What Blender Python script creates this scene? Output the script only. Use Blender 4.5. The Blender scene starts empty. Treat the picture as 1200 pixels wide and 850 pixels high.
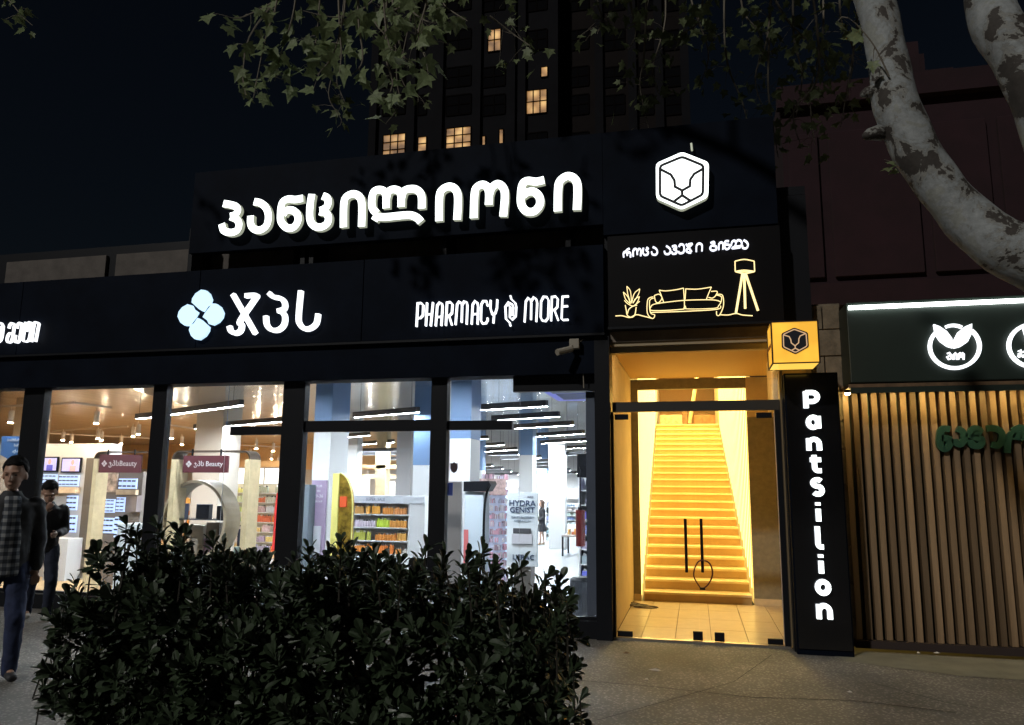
import bpy, math, random
import numpy as np
from mathutils import Vector, Matrix
random.seed(7)
S = bpy.context.scene
COL = S.collection
# ------------------------------------------------------------------ camera
F = 891.0
def nrm(v): return v / np.linalg.norm(v)
Yc = nrm(np.array([215., -146., -F])); Zc = np.array([47., 5505., -F]); Zc = nrm(Zc - Yc * (Zc @ Yc)); Xc = np.cross(Yc, Zc)
R = np.array([Xc, Yc, Zc]); EYE = 1.62
cam_d = bpy.data.cameras.new('camera'); cam = bpy.data.objects.new('camera', cam_d); COL.objects.link(cam)
cam_d.sensor_fit = 'HORIZONTAL'; cam_d.sensor_width = 36; cam_d.lens = F / 1200 * 36; cam_d.clip_end = 3000; cam_d.clip_start = .05
m = Matrix([list(R[0]) + [0], list(R[1]) + [0], list(R[2]) + [EYE], [0, 0, 0, 1]]); cam.matrix_world = m
S.camera = cam
# ------------------------------------------------------------------ world and dim street light
W = bpy.data.worlds.new('World'); S.world = W; W.use_nodes = True
nt = W.node_tree; bg = nt.nodes['Background']
sky = nt.nodes.new('ShaderNodeTexSky'); sky.sky_type = 'NISHITA'; sky.sun_disc = False
SUN_EL, SUN_AZ = math.radians(34), math.radians(207)
sky.sun_elevation = SUN_EL; sky.sun_rotation = SUN_AZ
nt.links.new(sky.outputs[0], bg.inputs[0]); bg.inputs[1].default_value = 0.0015
sd = bpy.data.lights.new('sun', 'SUN'); sd.energy = 1.2; sd.angle = math.radians(2.); sd.color = (1, .965, .9)
so = bpy.data.objects.new('sun', sd); COL.objects.link(so)
sv = Vector((math.sin(SUN_AZ) * math.cos(SUN_EL), math.cos(SUN_AZ) * math.cos(SUN_EL), math.sin(SUN_EL)))
so.rotation_euler = sv.to_track_quat('Z', 'Y').to_euler()
S.view_settings.view_transform = 'Standard'; S.view_settings.look = 'None'; S.view_settings.exposure = 0; S.view_settings.gamma = 1
S.cycles.use_denoising = True
S.cycles.max_bounces = 7; S.cycles.diffuse_bounces = 4; S.cycles.glossy_bounces = 3; S.cycles.transmission_bounces = 4; S.cycles.transparent_max_bounces = 16
S.cycles.sample_clamp_indirect = 4; S.cycles.caustics_reflective = False; S.cycles.caustics_refractive = False
# ------------------------------------------------------------------ helpers
def at(px, py, Y):
    d = R @ np.array([px - 600., 425. - py, -F]); t = Y / d[1]; return Vector((d[0] * t, Y, EYE + d[2] * t))
def atg(px, py, Z=0.):
    d = R @ np.array([px - 600., 425. - py, -F]); t = (Z - EYE) / d[2]; return Vector((d[0] * t, d[1] * t, Z))
def proj(p):
    v = R.T @ (np.array(p) - np.array([0, 0, EYE])); return (600 + F * v[0] / -v[2], 425 - F * v[1] / -v[2], -v[2])
def rect(px0, py0, px1, py1, Y):
    a, b, c, d = at(px0, py0, Y), at(px1, py0, Y), at(px0, py1, Y), at(px1, py1, Y)
    return ((a.x + c.x) / 2, (b.x + d.x) / 2, (c.z + d.z) / 2, (a.z + b.z) / 2)   # x0 x1 z0 z1
def mat(name, col, rough=.6, metal=0., em=None, es=0., nz=0., ns=6., bump=0., bs=40., spec=.5, vcol=False, coat=0.):
    M = bpy.data.materials.new(name); M.use_nodes = True; t = M.node_tree; P = t.nodes['Principled BSDF']
    P.inputs['Base Color'].default_value = (*col, 1); P.inputs['Roughness'].default_value = rough; P.inputs['Metallic'].default_value = metal
    P.inputs['Specular IOR Level'].default_value = spec; P.inputs['Coat Weight'].default_value = coat
    if em: P.inputs['Emission Color'].default_value = (*em, 1); P.inputs['Emission Strength'].default_value = es
    src = None
    if vcol:
        a = t.nodes.new('ShaderNodeVertexColor'); a.layer_name = 'Col'; src = a.outputs[0]; t.links.new(src, P.inputs['Base Color'])
    if nz or bump:
        tc = t.nodes.new('ShaderNodeTexCoord')
    if nz:
        n = t.nodes.new('ShaderNodeTexNoise'); n.inputs['Scale'].default_value = ns; n.inputs['Detail'].default_value = 6; n.inputs['Roughness'].default_value = .65
        t.links.new(tc.outputs['Object'], n.inputs['Vector'])
        r = t.nodes.new('ShaderNodeMapRange'); r.inputs['From Min'].default_value = .3; r.inputs['From Max'].default_value = .7
        r.inputs['To Min'].default_value = 1 - nz; r.inputs['To Max'].default_value = 1 + nz; t.links.new(n.outputs[0], r.inputs[0])
        x = t.nodes.new('ShaderNodeVectorMath'); x.operation = 'SCALE'; x.inputs[0].default_value = col
        if src: t.links.new(src, x.inputs[0])
        t.links.new(r.outputs[0], x.inputs['Scale']); t.links.new(x.outputs[0], P.inputs['Base Color'])
    if bump:
        n2 = t.nodes.new('ShaderNodeTexNoise'); n2.inputs['Scale'].default_value = bs; n2.inputs['Detail'].default_value = 5
        t.links.new(tc.outputs['Object'], n2.inputs['Vector'])
        b = t.nodes.new('ShaderNodeBump'); b.inputs['Strength'].default_value = bump; b.inputs['Distance'].default_value = .01
        t.links.new(n2.outputs[0], b.inputs['Height']); t.links.new(b.outputs[0], P.inputs['Normal'])
    return M
def glow(name, col, s):
    M = bpy.data.materials.new(name); M.use_nodes = True; t = M.node_tree; P = t.nodes['Principled BSDF']
    P.inputs['Base Color'].default_value = (min(1, col[0] * .6), min(1, col[1] * .6), min(1, col[2] * .6), 1); P.inputs['Emission Color'].default_value = (*col, 1); P.inputs['Emission Strength'].default_value = s
    P.inputs['Roughness'].default_value = .3
    return M
class MB:
    def __init__(s): s.v = []; s.f = []; s.c = []
    def box(s, x0, x1, y0, y1, z0, z1, c=None, M=None):
        k = len(s.v); p = [(x, y, z) for z in (z0, z1) for y in (y0, y1) for x in (x0, x1)]
        if M is not None: p = [tuple(M @ Vector(q)) for q in p]
        s.v += p; s.f += [tuple(k + i for i in q) for q in ((0, 2, 3, 1), (4, 5, 7, 6), (0, 1, 5, 4), (2, 6, 7, 3), (0, 4, 6, 2), (1, 3, 7, 5))]
        s.c += [c] * 6; return s
    def tube(s, pts, rad, n=8, c=None, cap=True):
        pts = [Vector(p) for p in pts]
        rad = rad if isinstance(rad, (list, tuple)) else [rad] * len(pts)
        k0 = len(s.v); up = None
        for i, p in enumerate(pts):
            d = (pts[min(i + 1, len(pts) - 1)] - pts[max(i - 1, 0)]); d = d.normalized() if d.length > 1e-9 else Vector((0, 0, 1))
            if up is None: up = d.orthogonal().normalized()
            u = (up - d * up.dot(d)); u = u.normalized() if u.length > 1e-6 else d.orthogonal().normalized(); up = u; w = d.cross(u)
            for j in range(n):
                a = 2 * math.pi * j / n; s.v.append(tuple(p + (u * math.cos(a) + w * math.sin(a)) * rad[i]))
        for i in range(len(pts) - 1):
            for j in range(n):
                a = k0 + i * n; s.f.append((a + j, a + (j + 1) % n, a + n + (j + 1) % n, a + n + j)); s.c.append(c)
        if cap:
            s.f.append(tuple(k0 + j for j in range(n))[::-1]); s.f.append(tuple(len(s.v) - n + j for j in range(n))); s.c += [c, c]
        return s
    def cyl(s, x, y, z0, z1, r, n=14, r1=None, c=None):
        return s.tube([(x, y, z0), (x, y, z1)], [r, r if r1 is None else r1], n, c)
    def prism(s, poly, y0, y1, c=None):        # poly in x,z ; extruded in y
        k = len(s.v); n = len(poly); s.v += [(x, y0, z) for x, z in poly] + [(x, y1, z) for x, z in poly]
        s.f.append(tuple(range(k, k + n))); s.f.append(tuple(range(k + 2 * n - 1, k + n - 1, -1))); s.c += [c, c]
        for i in range(n): s.f.append((k + i, k + n + i, k + n + (i + 1) % n, k + (i + 1) % n)); s.c.append(c)
        return s
    def ball(s, c0, r, nu=12, nv=8, c=None):
        r = r if isinstance(r, (tuple, list)) else (r, r, r); pts = []
        k = len(s.v)
        for i in range(nv + 1):
            th = math.pi * i / nv
            for j in range(nu):
                a = 2 * math.pi * j / nu; s.v.append((c0[0] + r[0] * math.sin(th) * math.cos(a), c0[1] + r[1] * math.sin(th) * math.sin(a), c0[2] + r[2] * math.cos(th)))
        for i in range(nv):
            for j in range(nu):
                s.f.append((k + i * nu + j, k + (i + 1) * nu + j, k + (i + 1) * nu + (j + 1) % nu, k + i * nu + (j + 1) % nu)); s.c.append(c)
        return s
    def mesh(s, name, mt, smooth=False):
        me = bpy.data.meshes.new(name); me.from_pydata(s.v, [], s.f)
        for M in (mt if isinstance(mt, list) else [mt]): me.materials.append(M)
        if any(c is not None for c in s.c):
            ca = me.color_attributes.new('Col', 'FLOAT_COLOR', 'CORNER')
            arr = []
            for f, c in zip(s.f, s.c): arr += list((*(c or (1, 1, 1)), 1)) * len(f)
            ca.data.foreach_set('color', arr)
        if smooth: me.polygons.foreach_set('use_smooth', [True] * len(me.polygons))
        me.update(); return me
    def build(s, name, mt, parent=None, smooth=False, stuff=False, bev=0):
        return put(name, s.mesh(name, mt, smooth), parent, stuff, bev)
def put(name, me, parent=None, stuff=False, bev=0):
    o = bpy.data.objects.new(name, me); COL.objects.link(o)
    if parent is not None:
        o.parent = parent; o.matrix_parent_inverse = WM(parent).inverted()
    if stuff: o['kind'] = 'stuff'
    if bev:
        b = o.modifiers.new('bevel', 'BEVEL'); b.width = bev; b.segments = 2; b.limit_method = 'ANGLE'
    return o
def WM(o):
    M = Matrix.LocRotScale(o.location, o.rotation_euler, o.scale)
    return M if o.parent is None else WM(o.parent) @ o.matrix_parent_inverse @ M
def tag(o, label=None, cat=None, group=None, kind=None):
    if label: o['label'] = label
    if cat: o['category'] = cat
    if group: o['group'] = group
    if kind: o['kind'] = kind
    return o
def thing(name, label, cat, loc=(0, 0, 0), group=None):
    o = bpy.data.objects.new(name, None); o.empty_display_size = .2; o.location = loc; COL.objects.link(o); return tag(o, label, cat, group)
def struct(name, mb, mt, **k): return tag(mb.build(name, mt, **k), kind='structure')
def bx(*a, **k): return MB().box(*a, **k)
def smoothline(p, sub=5, closed=False):
    p = [Vector(q) for q in p]; n = len(p)
    if n < 3: return p
    out = []
    rng = n if closed else n - 1
    for i in range(rng):
        if closed: a, b, c, d = p[(i - 1) % n], p[i], p[(i + 1) % n], p[(i + 2) % n]
        else: a, b, c, d = p[max(i - 1, 0)], p[i], p[i + 1], p[min(i + 2, n - 1)]
        for k in range(sub):
            t = k / sub; out.append(.5 * ((2 * b) + (c - a) * t + (2 * a - 5 * b + 4 * c - d) * t * t + (3 * b - a - 3 * c + d) * t ** 3))
    if not closed: out.append(p[-1])
    return out
def ribbon(mb, pts, w, y0, y1, sm=True, closed=False, rnd=False):
    """flat stroke of width w along pts (x,z), from y0 (front) to y1 (back)"""
    P = smoothline([Vector((a, b)) for a, b in pts], 5, closed) if sm else [Vector((a, b)) for a, b in pts]
    P = [p for i, p in enumerate(P) if i == 0 or (p - P[i - 1]).length > 1e-5]
    n = len(P); L = []; Rr = []
    for i, p in enumerate(P):
        a = P[(i - 1) % n] if closed else P[max(i - 1, 0)]; b = P[(i + 1) % n] if closed else P[min(i + 1, n - 1)]
        d1 = (p - a); d2 = (b - p)
        d1 = d1.normalized() if d1.length > 1e-9 else None; d2 = d2.normalized() if d2.length > 1e-9 else None
        if d1 is None: d1 = d2
        if d2 is None: d2 = d1
        d = (d1 + d2); d = d.normalized() if d.length > 1e-6 else d1; nn = Vector((-d.y, d.x)); k = min(1.8, 1 / max(.3, nn.dot(Vector((-d1.y, d1.x)))))
        L.append(p + nn * w / 2 * k); Rr.append(p - nn * w / 2 * k)
    k0 = len(mb.v)
    for l, r in zip(L, Rr): mb.v += [(l.x, y0, l.y), (r.x, y0, r.y), (r.x, y1, r.y), (l.x, y1, l.y)]
    for i in range(n if closed else n - 1):
        a = k0 + 4 * i; b = k0 + 4 * ((i + 1) % n)
        for q in range(4): mb.f.append((a + q, a + (q + 1) % 4, b + (q + 1) % 4, b + q)); mb.c.append(None)
    if not closed:
        mb.f.append((k0, k0 + 3, k0 + 2, k0 + 1)); e = k0 + 4 * (n - 1); mb.f.append((e, e + 1, e + 2, e + 3)); mb.c += [None, None]
    return mb
def sides_mesh(mb, name, mf, ms, y0):          # front faces mf, other faces ms
    me = mb.mesh(name, [mf, ms])
    for p in me.polygons:
        p.material_index = 0 if all(abs(me.vertices[i].co.y - y0) < 4e-3 for i in p.vertices) else 1
    return me
def text(s, x, y, z, size, mt, parent=None, name='lettering', rot=(math.pi / 2, 0, 0), ext=.002, off=0., align='CENTER', sx=1.):
    cu = bpy.data.curves.new('t', 'FONT'); cu.body = s; cu.size = size; cu.extrude = ext; cu.align_x = align; cu.align_y = 'CENTER'; cu.resolution_u = 2; cu.offset = off
    o = bpy.data.objects.new('t', cu); COL.objects.link(o); dg = bpy.context.evaluated_depsgraph_get()
    me = bpy.data.meshes.new_from_object(o.evaluated_get(dg)); bpy.data.objects.remove(o)
    me.name = name; me.materials.clear(); me.materials.append(mt)
    M = Matrix.Translation((x, y, z)) @ Matrix.Rotation(rot[2], 4, 'Z') @ Matrix.Rotation(rot[0], 4, 'X') @ Matrix.Diagonal((sx, 1, 1, 1)); me.transform(M)
    return put(name, me, parent)
# ------------------------------------------------------------------ materials
BLACK = mat('black_composite_panel', (.0035, .0058, .012), .6, nz=.3, ns=2, spec=.04)
FRAME = mat('dark_window_metal', (.007, .008, .011), .4, spec=.2, bump=.05)
DKGREY = mat('charcoal_metal', (.05, .048, .045), .45, .5)
STEEL = mat('brushed_steel', (.45, .42, .38), .35, .9)
CONC = mat('parapet_plaster', (.1, .088, .08), .9, nz=.25, ns=5, bump=.3)
STONE = mat('brown_stone', (.16, .13, .09), .85, nz=.35, ns=9, bump=.5)
BEIGE = mat('beige_plaster', (.7, .57, .36), .8, nz=.08, ns=4)
OLIVE = mat('grey_green_tile', (.21, .19, .125), .6, nz=.2, ns=14, bump=.1)
WHITE = mat('white_paint', (.8, .82, .84), .5)
BLUE = mat('blue_column_paint', (.17, .28, .48), .5)
LILAC = mat('lilac_print', (.42, .33, .5), .5)
YELL = mat('yellow_board', (.72, .66, .2), .5)
CREAM = mat('cream_wood', (.62, .5, .3), .45, nz=.12, ns=8)
MAROON = mat('maroon_board', (.09, .018, .025), .5)
GREYBL = mat('grey_blue_board', (.3, .36, .42), .5)
DARKB = mat('dark_blue_box', (.02, .04, .12), .4)
RED = mat('red_plastic', (.5, .02, .02), .4)
BRICKM = mat('maroon_render', (.018, .005, .0085), .95, nz=.25, ns=1.2, bump=.3)
GREENB = mat('dark_green_panel', (.008, .017, .012), .5, nz=.15, ns=3)
GREENL = mat('green_letters', (.005, .042, .026), .5)
PROD = mat('product_packaging', (1, 1, 1), .45, vcol=True)
PRODG = mat('lit_product_packaging', (1, 1, 1), .4, vcol=True)
SHADE = mat('blind_fabric', (.35, .36, .37), .8)
LETW = glow('white_sign_light', (.93, 1., .98), 2.6)
LETWS = glow('white_sign_return', (.75, .8, .62), .4)
LETB = glow('cool_logo_light', (.55, .78, 1.), 1.25)
LETT = glow('white_line_light', (.93, .96, 1.), 1.7)
NEON = glow('warm_neon_line', (1., .78, .36), 1.5)
TUBE = glow('white_led_tube', (.95, 1, .97), 9)
LAMPW = glow('linear_lamp_diffuser', (.86, .94, 1.), 275)
LAMPO = glow('warm_spot_lens', (1., .8, .55), 2000)
LBOX = glow('white_lightbox', (1, .97, .92), 1.6)
LBLUE = glow('pale_blue_backlit_panel', (.55, .72, 1.), 1.0)
def glass_mat(name, tint, refl=.06):
    M = bpy.data.materials.new(name); M.use_nodes = True; t = M.node_tree; t.nodes.clear()
    o = t.nodes.new('ShaderNodeOutputMaterial'); tr = t.nodes.new('ShaderNodeBsdfTransparent'); tr.inputs[0].default_value = (*tint, 1)
    g = t.nodes.new('ShaderNodeBsdfGlossy'); g.inputs['Roughness'].default_value = .02
    fr = t.nodes.new('ShaderNodeFresnel'); fr.inputs[0].default_value = 1.35; mx = t.nodes.new('ShaderNodeMixShader')
    t.links.new(fr.outputs[0], mx.inputs[0]); t.links.new(tr.outputs[0], mx.inputs[1]); t.links.new(g.outputs[0], mx.inputs[2]); t.links.new(mx.outputs[0], o.inputs[0]); return M
GLASS = glass_mat('clear_glass', (.97, .98, .985))
DGLASS = mat('dark_window_glass', (.004, .004, .005), .8, spec=.02)
# pavement: dark aggregate with pale flecks and damp patches
def pavement():
    M = mat('pavement_aggregate', (.05, .045, .042), .7, bump=.5, bs=160); t = M.node_tree; P = t.nodes['Principled BSDF']
    tc = t.nodes.new('ShaderNodeTexCoord')
    v = t.nodes.new('ShaderNodeTexVoronoi'); v.inputs['Scale'].default_value = 34; t.links.new(tc.outputs['Object'], v.inputs['Vector'])
    r = t.nodes.new('ShaderNodeValToRGB'); r.color_ramp.elements[0].position = .1; r.color_ramp.elements[0].color = (.34, .32, .28, 1); r.color_ramp.elements[1].position = .45; r.color_ramp.elements[1].color = (.14, .13, .115, 1)
    t.links.new(v.outputs['Distance'], r.inputs[0])
    w = t.nodes.new('ShaderNodeTexVoronoi'); w.inputs['Scale'].default_value = 24; t.links.new(tc.outputs['Object'], w.inputs['Vector'])
    r2 = t.nodes.new('ShaderNodeValToRGB'); r2.color_ramp.elements[0].position = .08; r2.color_ramp.elements[0].color = (.3, .28, .26, 1); r2.color_ramp.elements[1].position = .13; r2.color_ramp.elements[1].color = (0, 0, 0, 1)
    t.links.new(w.outputs['Distance'], r2.inputs[0])
    n = t.nodes.new('ShaderNodeTexNoise'); n.inputs['Scale'].default_value = 1.1; n.inputs['Detail'].default_value = 8; t.links.new(tc.outputs['Object'], n.inputs['Vector'])
    mr = t.nodes.new('ShaderNodeMapRange'); mr.inputs['From Min'].default_value = .3; mr.inputs['From Max'].default_value = .7; mr.inputs['To Min'].default_value = .6; mr.inputs['To Max'].default_value = 1.35; t.links.new(n.outputs[0], mr.inputs[0])
    a = t.nodes.new('ShaderNodeVectorMath'); t.links.new(r.outputs[0], a.inputs[0]); t.links.new(r2.outputs[0], a.inputs[1])
    s = t.nodes.new('ShaderNodeVectorMath'); s.operation = 'SCALE'; t.links.new(a.outputs[0], s.inputs[0]); t.links.new(mr.outputs[0], s.inputs['Scale']); t.links.new(s.outputs[0], P.inputs['Base Color'])
    return M
PAVE = pavement()
SMOOTHP = mat('smooth_concrete_strip', (.19, .185, .145), .75, nz=.25, ns=2.5, bump=.2, bs=90)
def wood(name, c1, c2, scale=(1, 1, .08), rough=.5, perobj=False, axis='Z'):
    M = mat(name, c1, rough); t = M.node_tree; P = t.nodes['Principled BSDF']; tc = t.nodes.new('ShaderNodeTexCoord')
    mp = t.nodes.new('ShaderNodeMapping'); mp.inputs['Scale'].default_value = scale; t.links.new(tc.outputs['Object'], mp.inputs['Vector'])
    n = t.nodes.new('ShaderNodeTexNoise'); n.inputs['Scale'].default_value = 14; n.inputs['Detail'].default_value = 8; t.links.new(mp.outputs[0], n.inputs['Vector'])
    r = t.nodes.new('ShaderNodeValToRGB'); r.color_ramp.elements[0].position = .35; r.color_ramp.elements[0].color = (*c1, 1); r.color_ramp.elements[1].position = .65; r.color_ramp.elements[1].color = (*c2, 1)
    t.links.new(n.outputs[0], r.inputs[0]); src = r.outputs[0]
    if perobj:
        oi = t.nodes.new('ShaderNodeObjectInfo'); mr = t.nodes.new('ShaderNodeMapRange'); mr.inputs['To Min'].default_value = .5; mr.inputs['To Max'].default_value = 1.35; t.links.new(oi.outputs['Random'], mr.inputs[0])
        s = t.nodes.new('ShaderNodeVectorMath'); s.operation = 'SCALE'; t.links.new(src, s.inputs[0]); t.links.new(mr.outputs[0], s.inputs['Scale']); src = s.outputs[0]
    t.links.new(src, P.inputs['Base Color']); return M
SLATW = wood('slat_timber', (.17, .108, .058), (.27, .182, .105), perobj=True)
CEILW = wood('ceiling_veneer', (.68, .5, .33), (.85, .68, .48), scale=(.5, .04, 1), rough=.32)
FLOORI = mat('store_floor_tile', (.42, .45, .48), .25, nz=.06, ns=3)
FLOORW = mat('warm_store_floor', (.6, .42, .22), .3, nz=.1, ns=3)
CEILI = mat('stretch_ceiling', (.84, .93, 1.), .16, .85, nz=.12, ns=.8, bump=.5, bs=1.3)
STAIR = mat('stair_marble', (.55, .37, .15), .35, nz=.1, ns=6)
TILEV = mat('vestibule_tile', (.5, .4, .26), .3, nz=.12, ns=7)
BARK = None
def bark():
    M = mat('plane_bark', (.4, .4, .37), .8, bump=.5, bs=22); t = M.node_tree; P = t.nodes['Principled BSDF']; tc = t.nodes.new('ShaderNodeTexCoord')
    n = t.nodes.new('ShaderNodeTexNoise'); n.inputs['Scale'].default_value = 5.2; n.inputs['Detail'].default_value = 7; n.inputs['Roughness'].default_value = .62; n.inputs['Distortion'].default_value = .35; t.links.new(tc.outputs['Object'], n.inputs['Vector'])
    r = t.nodes.new('ShaderNodeValToRGB'); e = r.color_ramp.elements; e[0].position = .445; e[0].color = (.045, .038, .033, 1); e[1].position = .458; e[1].color = (.25, .25, .23, 1)
    q = e.new(.49); q.color = (.2, .205, .2, 1); q = e.new(.502); q.color = (.26, .28, .285, 1); q = e.new(.58); q.color = (.29, .305, .31, 1); q = e.new(.6); q.color = (.27, .28, .26, 1); t.links.new(n.outputs[0], r.inputs[0])
    g_ = t.nodes.new('ShaderNodeTexNoise'); g_.inputs['Scale'].default_value = 34; g_.inputs['Detail'].default_value = 8; g_.inputs['Roughness'].default_value = .75; t.links.new(tc.outputs['Object'], g_.inputs['Vector'])
    mr = t.nodes.new('ShaderNodeMapRange'); mr.inputs['From Min'].default_value = .3; mr.inputs['From Max'].default_value = .7; mr.inputs['To Min'].default_value = .68; mr.inputs['To Max'].default_value = 1.15; t.links.new(g_.outputs[0], mr.inputs[0])
    s_ = t.nodes.new('ShaderNodeVectorMath'); s_.operation = 'SCALE'; t.links.new(r.outputs[0], s_.inputs[0]); t.links.new(mr.outputs[0], s_.inputs['Scale']); t.links.new(s_.outputs[0], P.inputs['Base Color'])
    b2 = t.nodes.new('ShaderNodeBump'); b2.inputs['Strength'].default_value = .6; b2.inputs['Distance'].default_value = .012; t.links.new(r.outputs[0], b2.inputs['Height']); t.links.new(P.inputs['Normal'].links[0].from_socket, b2.inputs['Normal']); t.links.new(b2.outputs[0], P.inputs['Normal'])
    return M
BARK = bark()
TWIG = mat('grey_twig', (.16, .14, .11), .85)
LEAFP = mat('plane_leaf', (.18, .225, .105), .55, nz=.45, ns=5)
def leafy(M, k):
    t = M.node_tree; P = t.nodes['Principled BSDF']; tl_ = t.nodes.new('ShaderNodeBsdfTranslucent'); mx = t.nodes.new('ShaderNodeMixShader'); mx.inputs[0].default_value = k
    src = P.inputs['Base Color'].links[0].from_socket; t.links.new(src, tl_.inputs[0]); t.links.new(P.outputs[0], mx.inputs[1]); t.links.new(tl_.outputs[0], mx.inputs[2]); t.links.new(mx.outputs[0], t.nodes['Material Output'].inputs[0]); return M
LEAFB = mat('glossy_shrub_leaf', (.028, .044, .022), .42, nz=.4, ns=4)
leafy(LEAFP, .4)
# ================================================================== GROUND
g = MB(); g.v = [(-90, -30, 0), (70, -30, 0), (70, 8.64, 0), (-90, 8.64, 0)]; g.f = [(0, 1, 2, 3)]; g.c = [None]
struct('pavement', g, PAVE)
g = MB(); a, b, c_, d = atg(765, 762), atg(1010, 760), atg(1400, 775), atg(1200, 850)
g.v = [(1.15, 8.6, .004), (9, 8.6, .004), (9, 7.55, .004), (2.2, 7.75, .004), (1.35, 8.1, .004)]; g.f = [(0, 4, 3, 2, 1)[::1]]; g.c = [None]
g.f = [(4, 3, 2, 1, 0)]; struct('concrete_strip', g, SMOOTHP)
g = MB(); g.v = [(-400, 8.64, -1.2), (400, 8.64, -1.2), (400, 400, -1.2), (-400, 400, -1.2)]; g.f = [(0, 1, 2, 3)]; g.c = [None]
struct('ground', g, SMOOTHP)
sm = MB()
pts = [atg(x, y) for x, y in ((640, 795), (760, 805), (880, 818), (1000, 822), (1120, 836))]
for i in range(4):
    p, q = pts[i], pts[i + 1]; sm.v += [(p.x, p.y, .004), (q.x, q.y, .004), (q.x, q.y + .012, .004), (p.x, p.y + .012, .004)]; sm.f.append(tuple(range(4 * i, 4 * i + 4))); sm.c.append(None)
for L_ in ([(0, 741), (60, 748), (120, 757)], [(700, 845), (860, 800), (905, 768)], [(1020, 800), (1100, 822), (1200, 840)]):
    pq = [atg(x, y) for x, y in L_]
    for i in range(2):
        p, q = pq[i], pq[i + 1]; k = len(sm.v); n_ = Vector((-(q - p).y, (q - p).x, 0)).normalized() * .007; sm.v += [tuple(p + Vector((0, 0, .004))), tuple(q + Vector((0, 0, .004))), tuple(q + n_ + Vector((0, 0, .004))), tuple(p + n_ + Vector((0, 0, .004)))]; sm.f.append((k, k + 1, k + 2, k + 3)); sm.c.append(None)
struct('pavement_joint', sm, mat('joint_dirt', (.02, .018, .016), .9))
deb = mat('litter_paper', (.6, .56, .5), .8)
for i, (x, y, w, lab) in enumerate([(734, 766, .07, 'flat tan scrap of cardboard on the pavement before the door'), (768, 786, .09, 'thin torn strip of paper lying on the dark pavement'), (758, 797, .03, 'tiny white crumb on the pavement below the torn strip'), (996, 812, .03, 'small pale speck on the pavement right of the black sign'), (1076, 766, .03, 'white scrap against the foot of the slat wall, left one of two'), (1098, 766, .045, 'crumpled white scrap at the foot of the slat wall, right one of two')]):
    p = atg(x, y); mb = MB(); n = 6
    poly = [(p.x + w * (.5 + .3 * random.random()) * math.cos(k * math.tau / n), p.y + w * (.25 + .2 * random.random()) * math.sin(k * math.tau / n)) for k in range(n)]
    mb.v = [(a, b, .005) for a, b in poly] + [(p.x, p.y, .018)]; mb.f = [(k, (k + 1) % n, n) for k in range(n)]; mb.c = [None] * n
    tag(mb.build('litter_scrap', deb if i else mat('cardboard', (.3, .2, .12), .9)), lab, 'litter')
# ================================================================== SHOP BUILDING
B = thing('shop_building', 'black clad single storey shop building with long glazed front and rooftop sign', 'building', (-4, 8.6, 0))
FY = 8.58
L0 = -14.0
bx(L0, -.94, 8.452, 8.75, 2.876, 3.326).build('lintel_panel', BLACK, B)
bx(L0, -1.02, 8.5, 8.78, 0, .18).build('plinth', FRAME, B)
# fascia box in panels
fz0, fz1 = 3.33, 4.36
xs = [L0, -11.6, -9.0, -6.2, -3.9, -.945]
for i in range(5): bx(xs[i] + .004, xs[i + 1] - .004, 8.40, 8.62, fz0, fz1).build('fascia_panel', BLACK, B, bev=.004)
bx(L0, -.945, 8.385, 8.45, 3.30, 3.327).build('fascia_trim', FRAME, B)
# recessed plaster parapet behind, seen as strips
bx(L0, -.9, 9.0, 9.2, 3.6, 5.0).build('parapet_wall', FRAME, B)
for (p0, p1) in (((8, 320), (125, 308)), ((137, 308), (228, 302)), ((240, 300), (345, 296)), ((378, 296), (520, 288)), ((530, 286), (665, 280)), ((672, 280), (709, 274))):
    x0 = at(*p0, 8.97).x; x1 = at(*p1, 8.97).x
    bx(x0, x1, 8.95, 8.998, 4.4, 4.86).build('plaster_panel', CONC, B)
for px in (232, 362, 372, 525, 668, 60):
    if px == 60: continue
    x = at(px, 290, 8.7).x; bx(x - .03, x + .03, 8.55, 8.95, 4.36, 5.0).build('bracket_post', FRAME, B)
bx(L0, -.9, 9.21, 30, 4.9, 5.0).build('roof', FRAME, B)
bx(-.97, -.94, 8.75, 39, -.4, 4.9).build('side_wall', WHITE, B)
# entrance surround
bx(-1.07, -.90, 8.45, 8.75, 0, 3.3).build('pier', FRAME, B)
bx(-.90, .98, 8.52, 8.70, 3.235, 3.36).build('door_lintel', mat('lintel_metal', (.16, .13, .1), .6, .3, nz=.2), B)
bx(-.90, .93, 8.545, 8.60, 3.19, 3.234).build('transom_head', mat('sand_trim', (.35, .28, .17), .6), B)
bx(-.945, -.90, 8.5, 8.75, 3.29, 4.6).build('corner_filler', FRAME, B)
bx(-.95, 1.3, 8.702, 8.76, 3.262, 4.89).build('upper_wall', FRAME, B)
bx(-.89, 1.3, 8.72, 26, 4.9, 5.0).build('stair_roof', FRAME, B)
bx(-.97, 1.3, 11.43, 11.5, 3.262, 4.89).build('inner_wall', FRAME, B)
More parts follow.
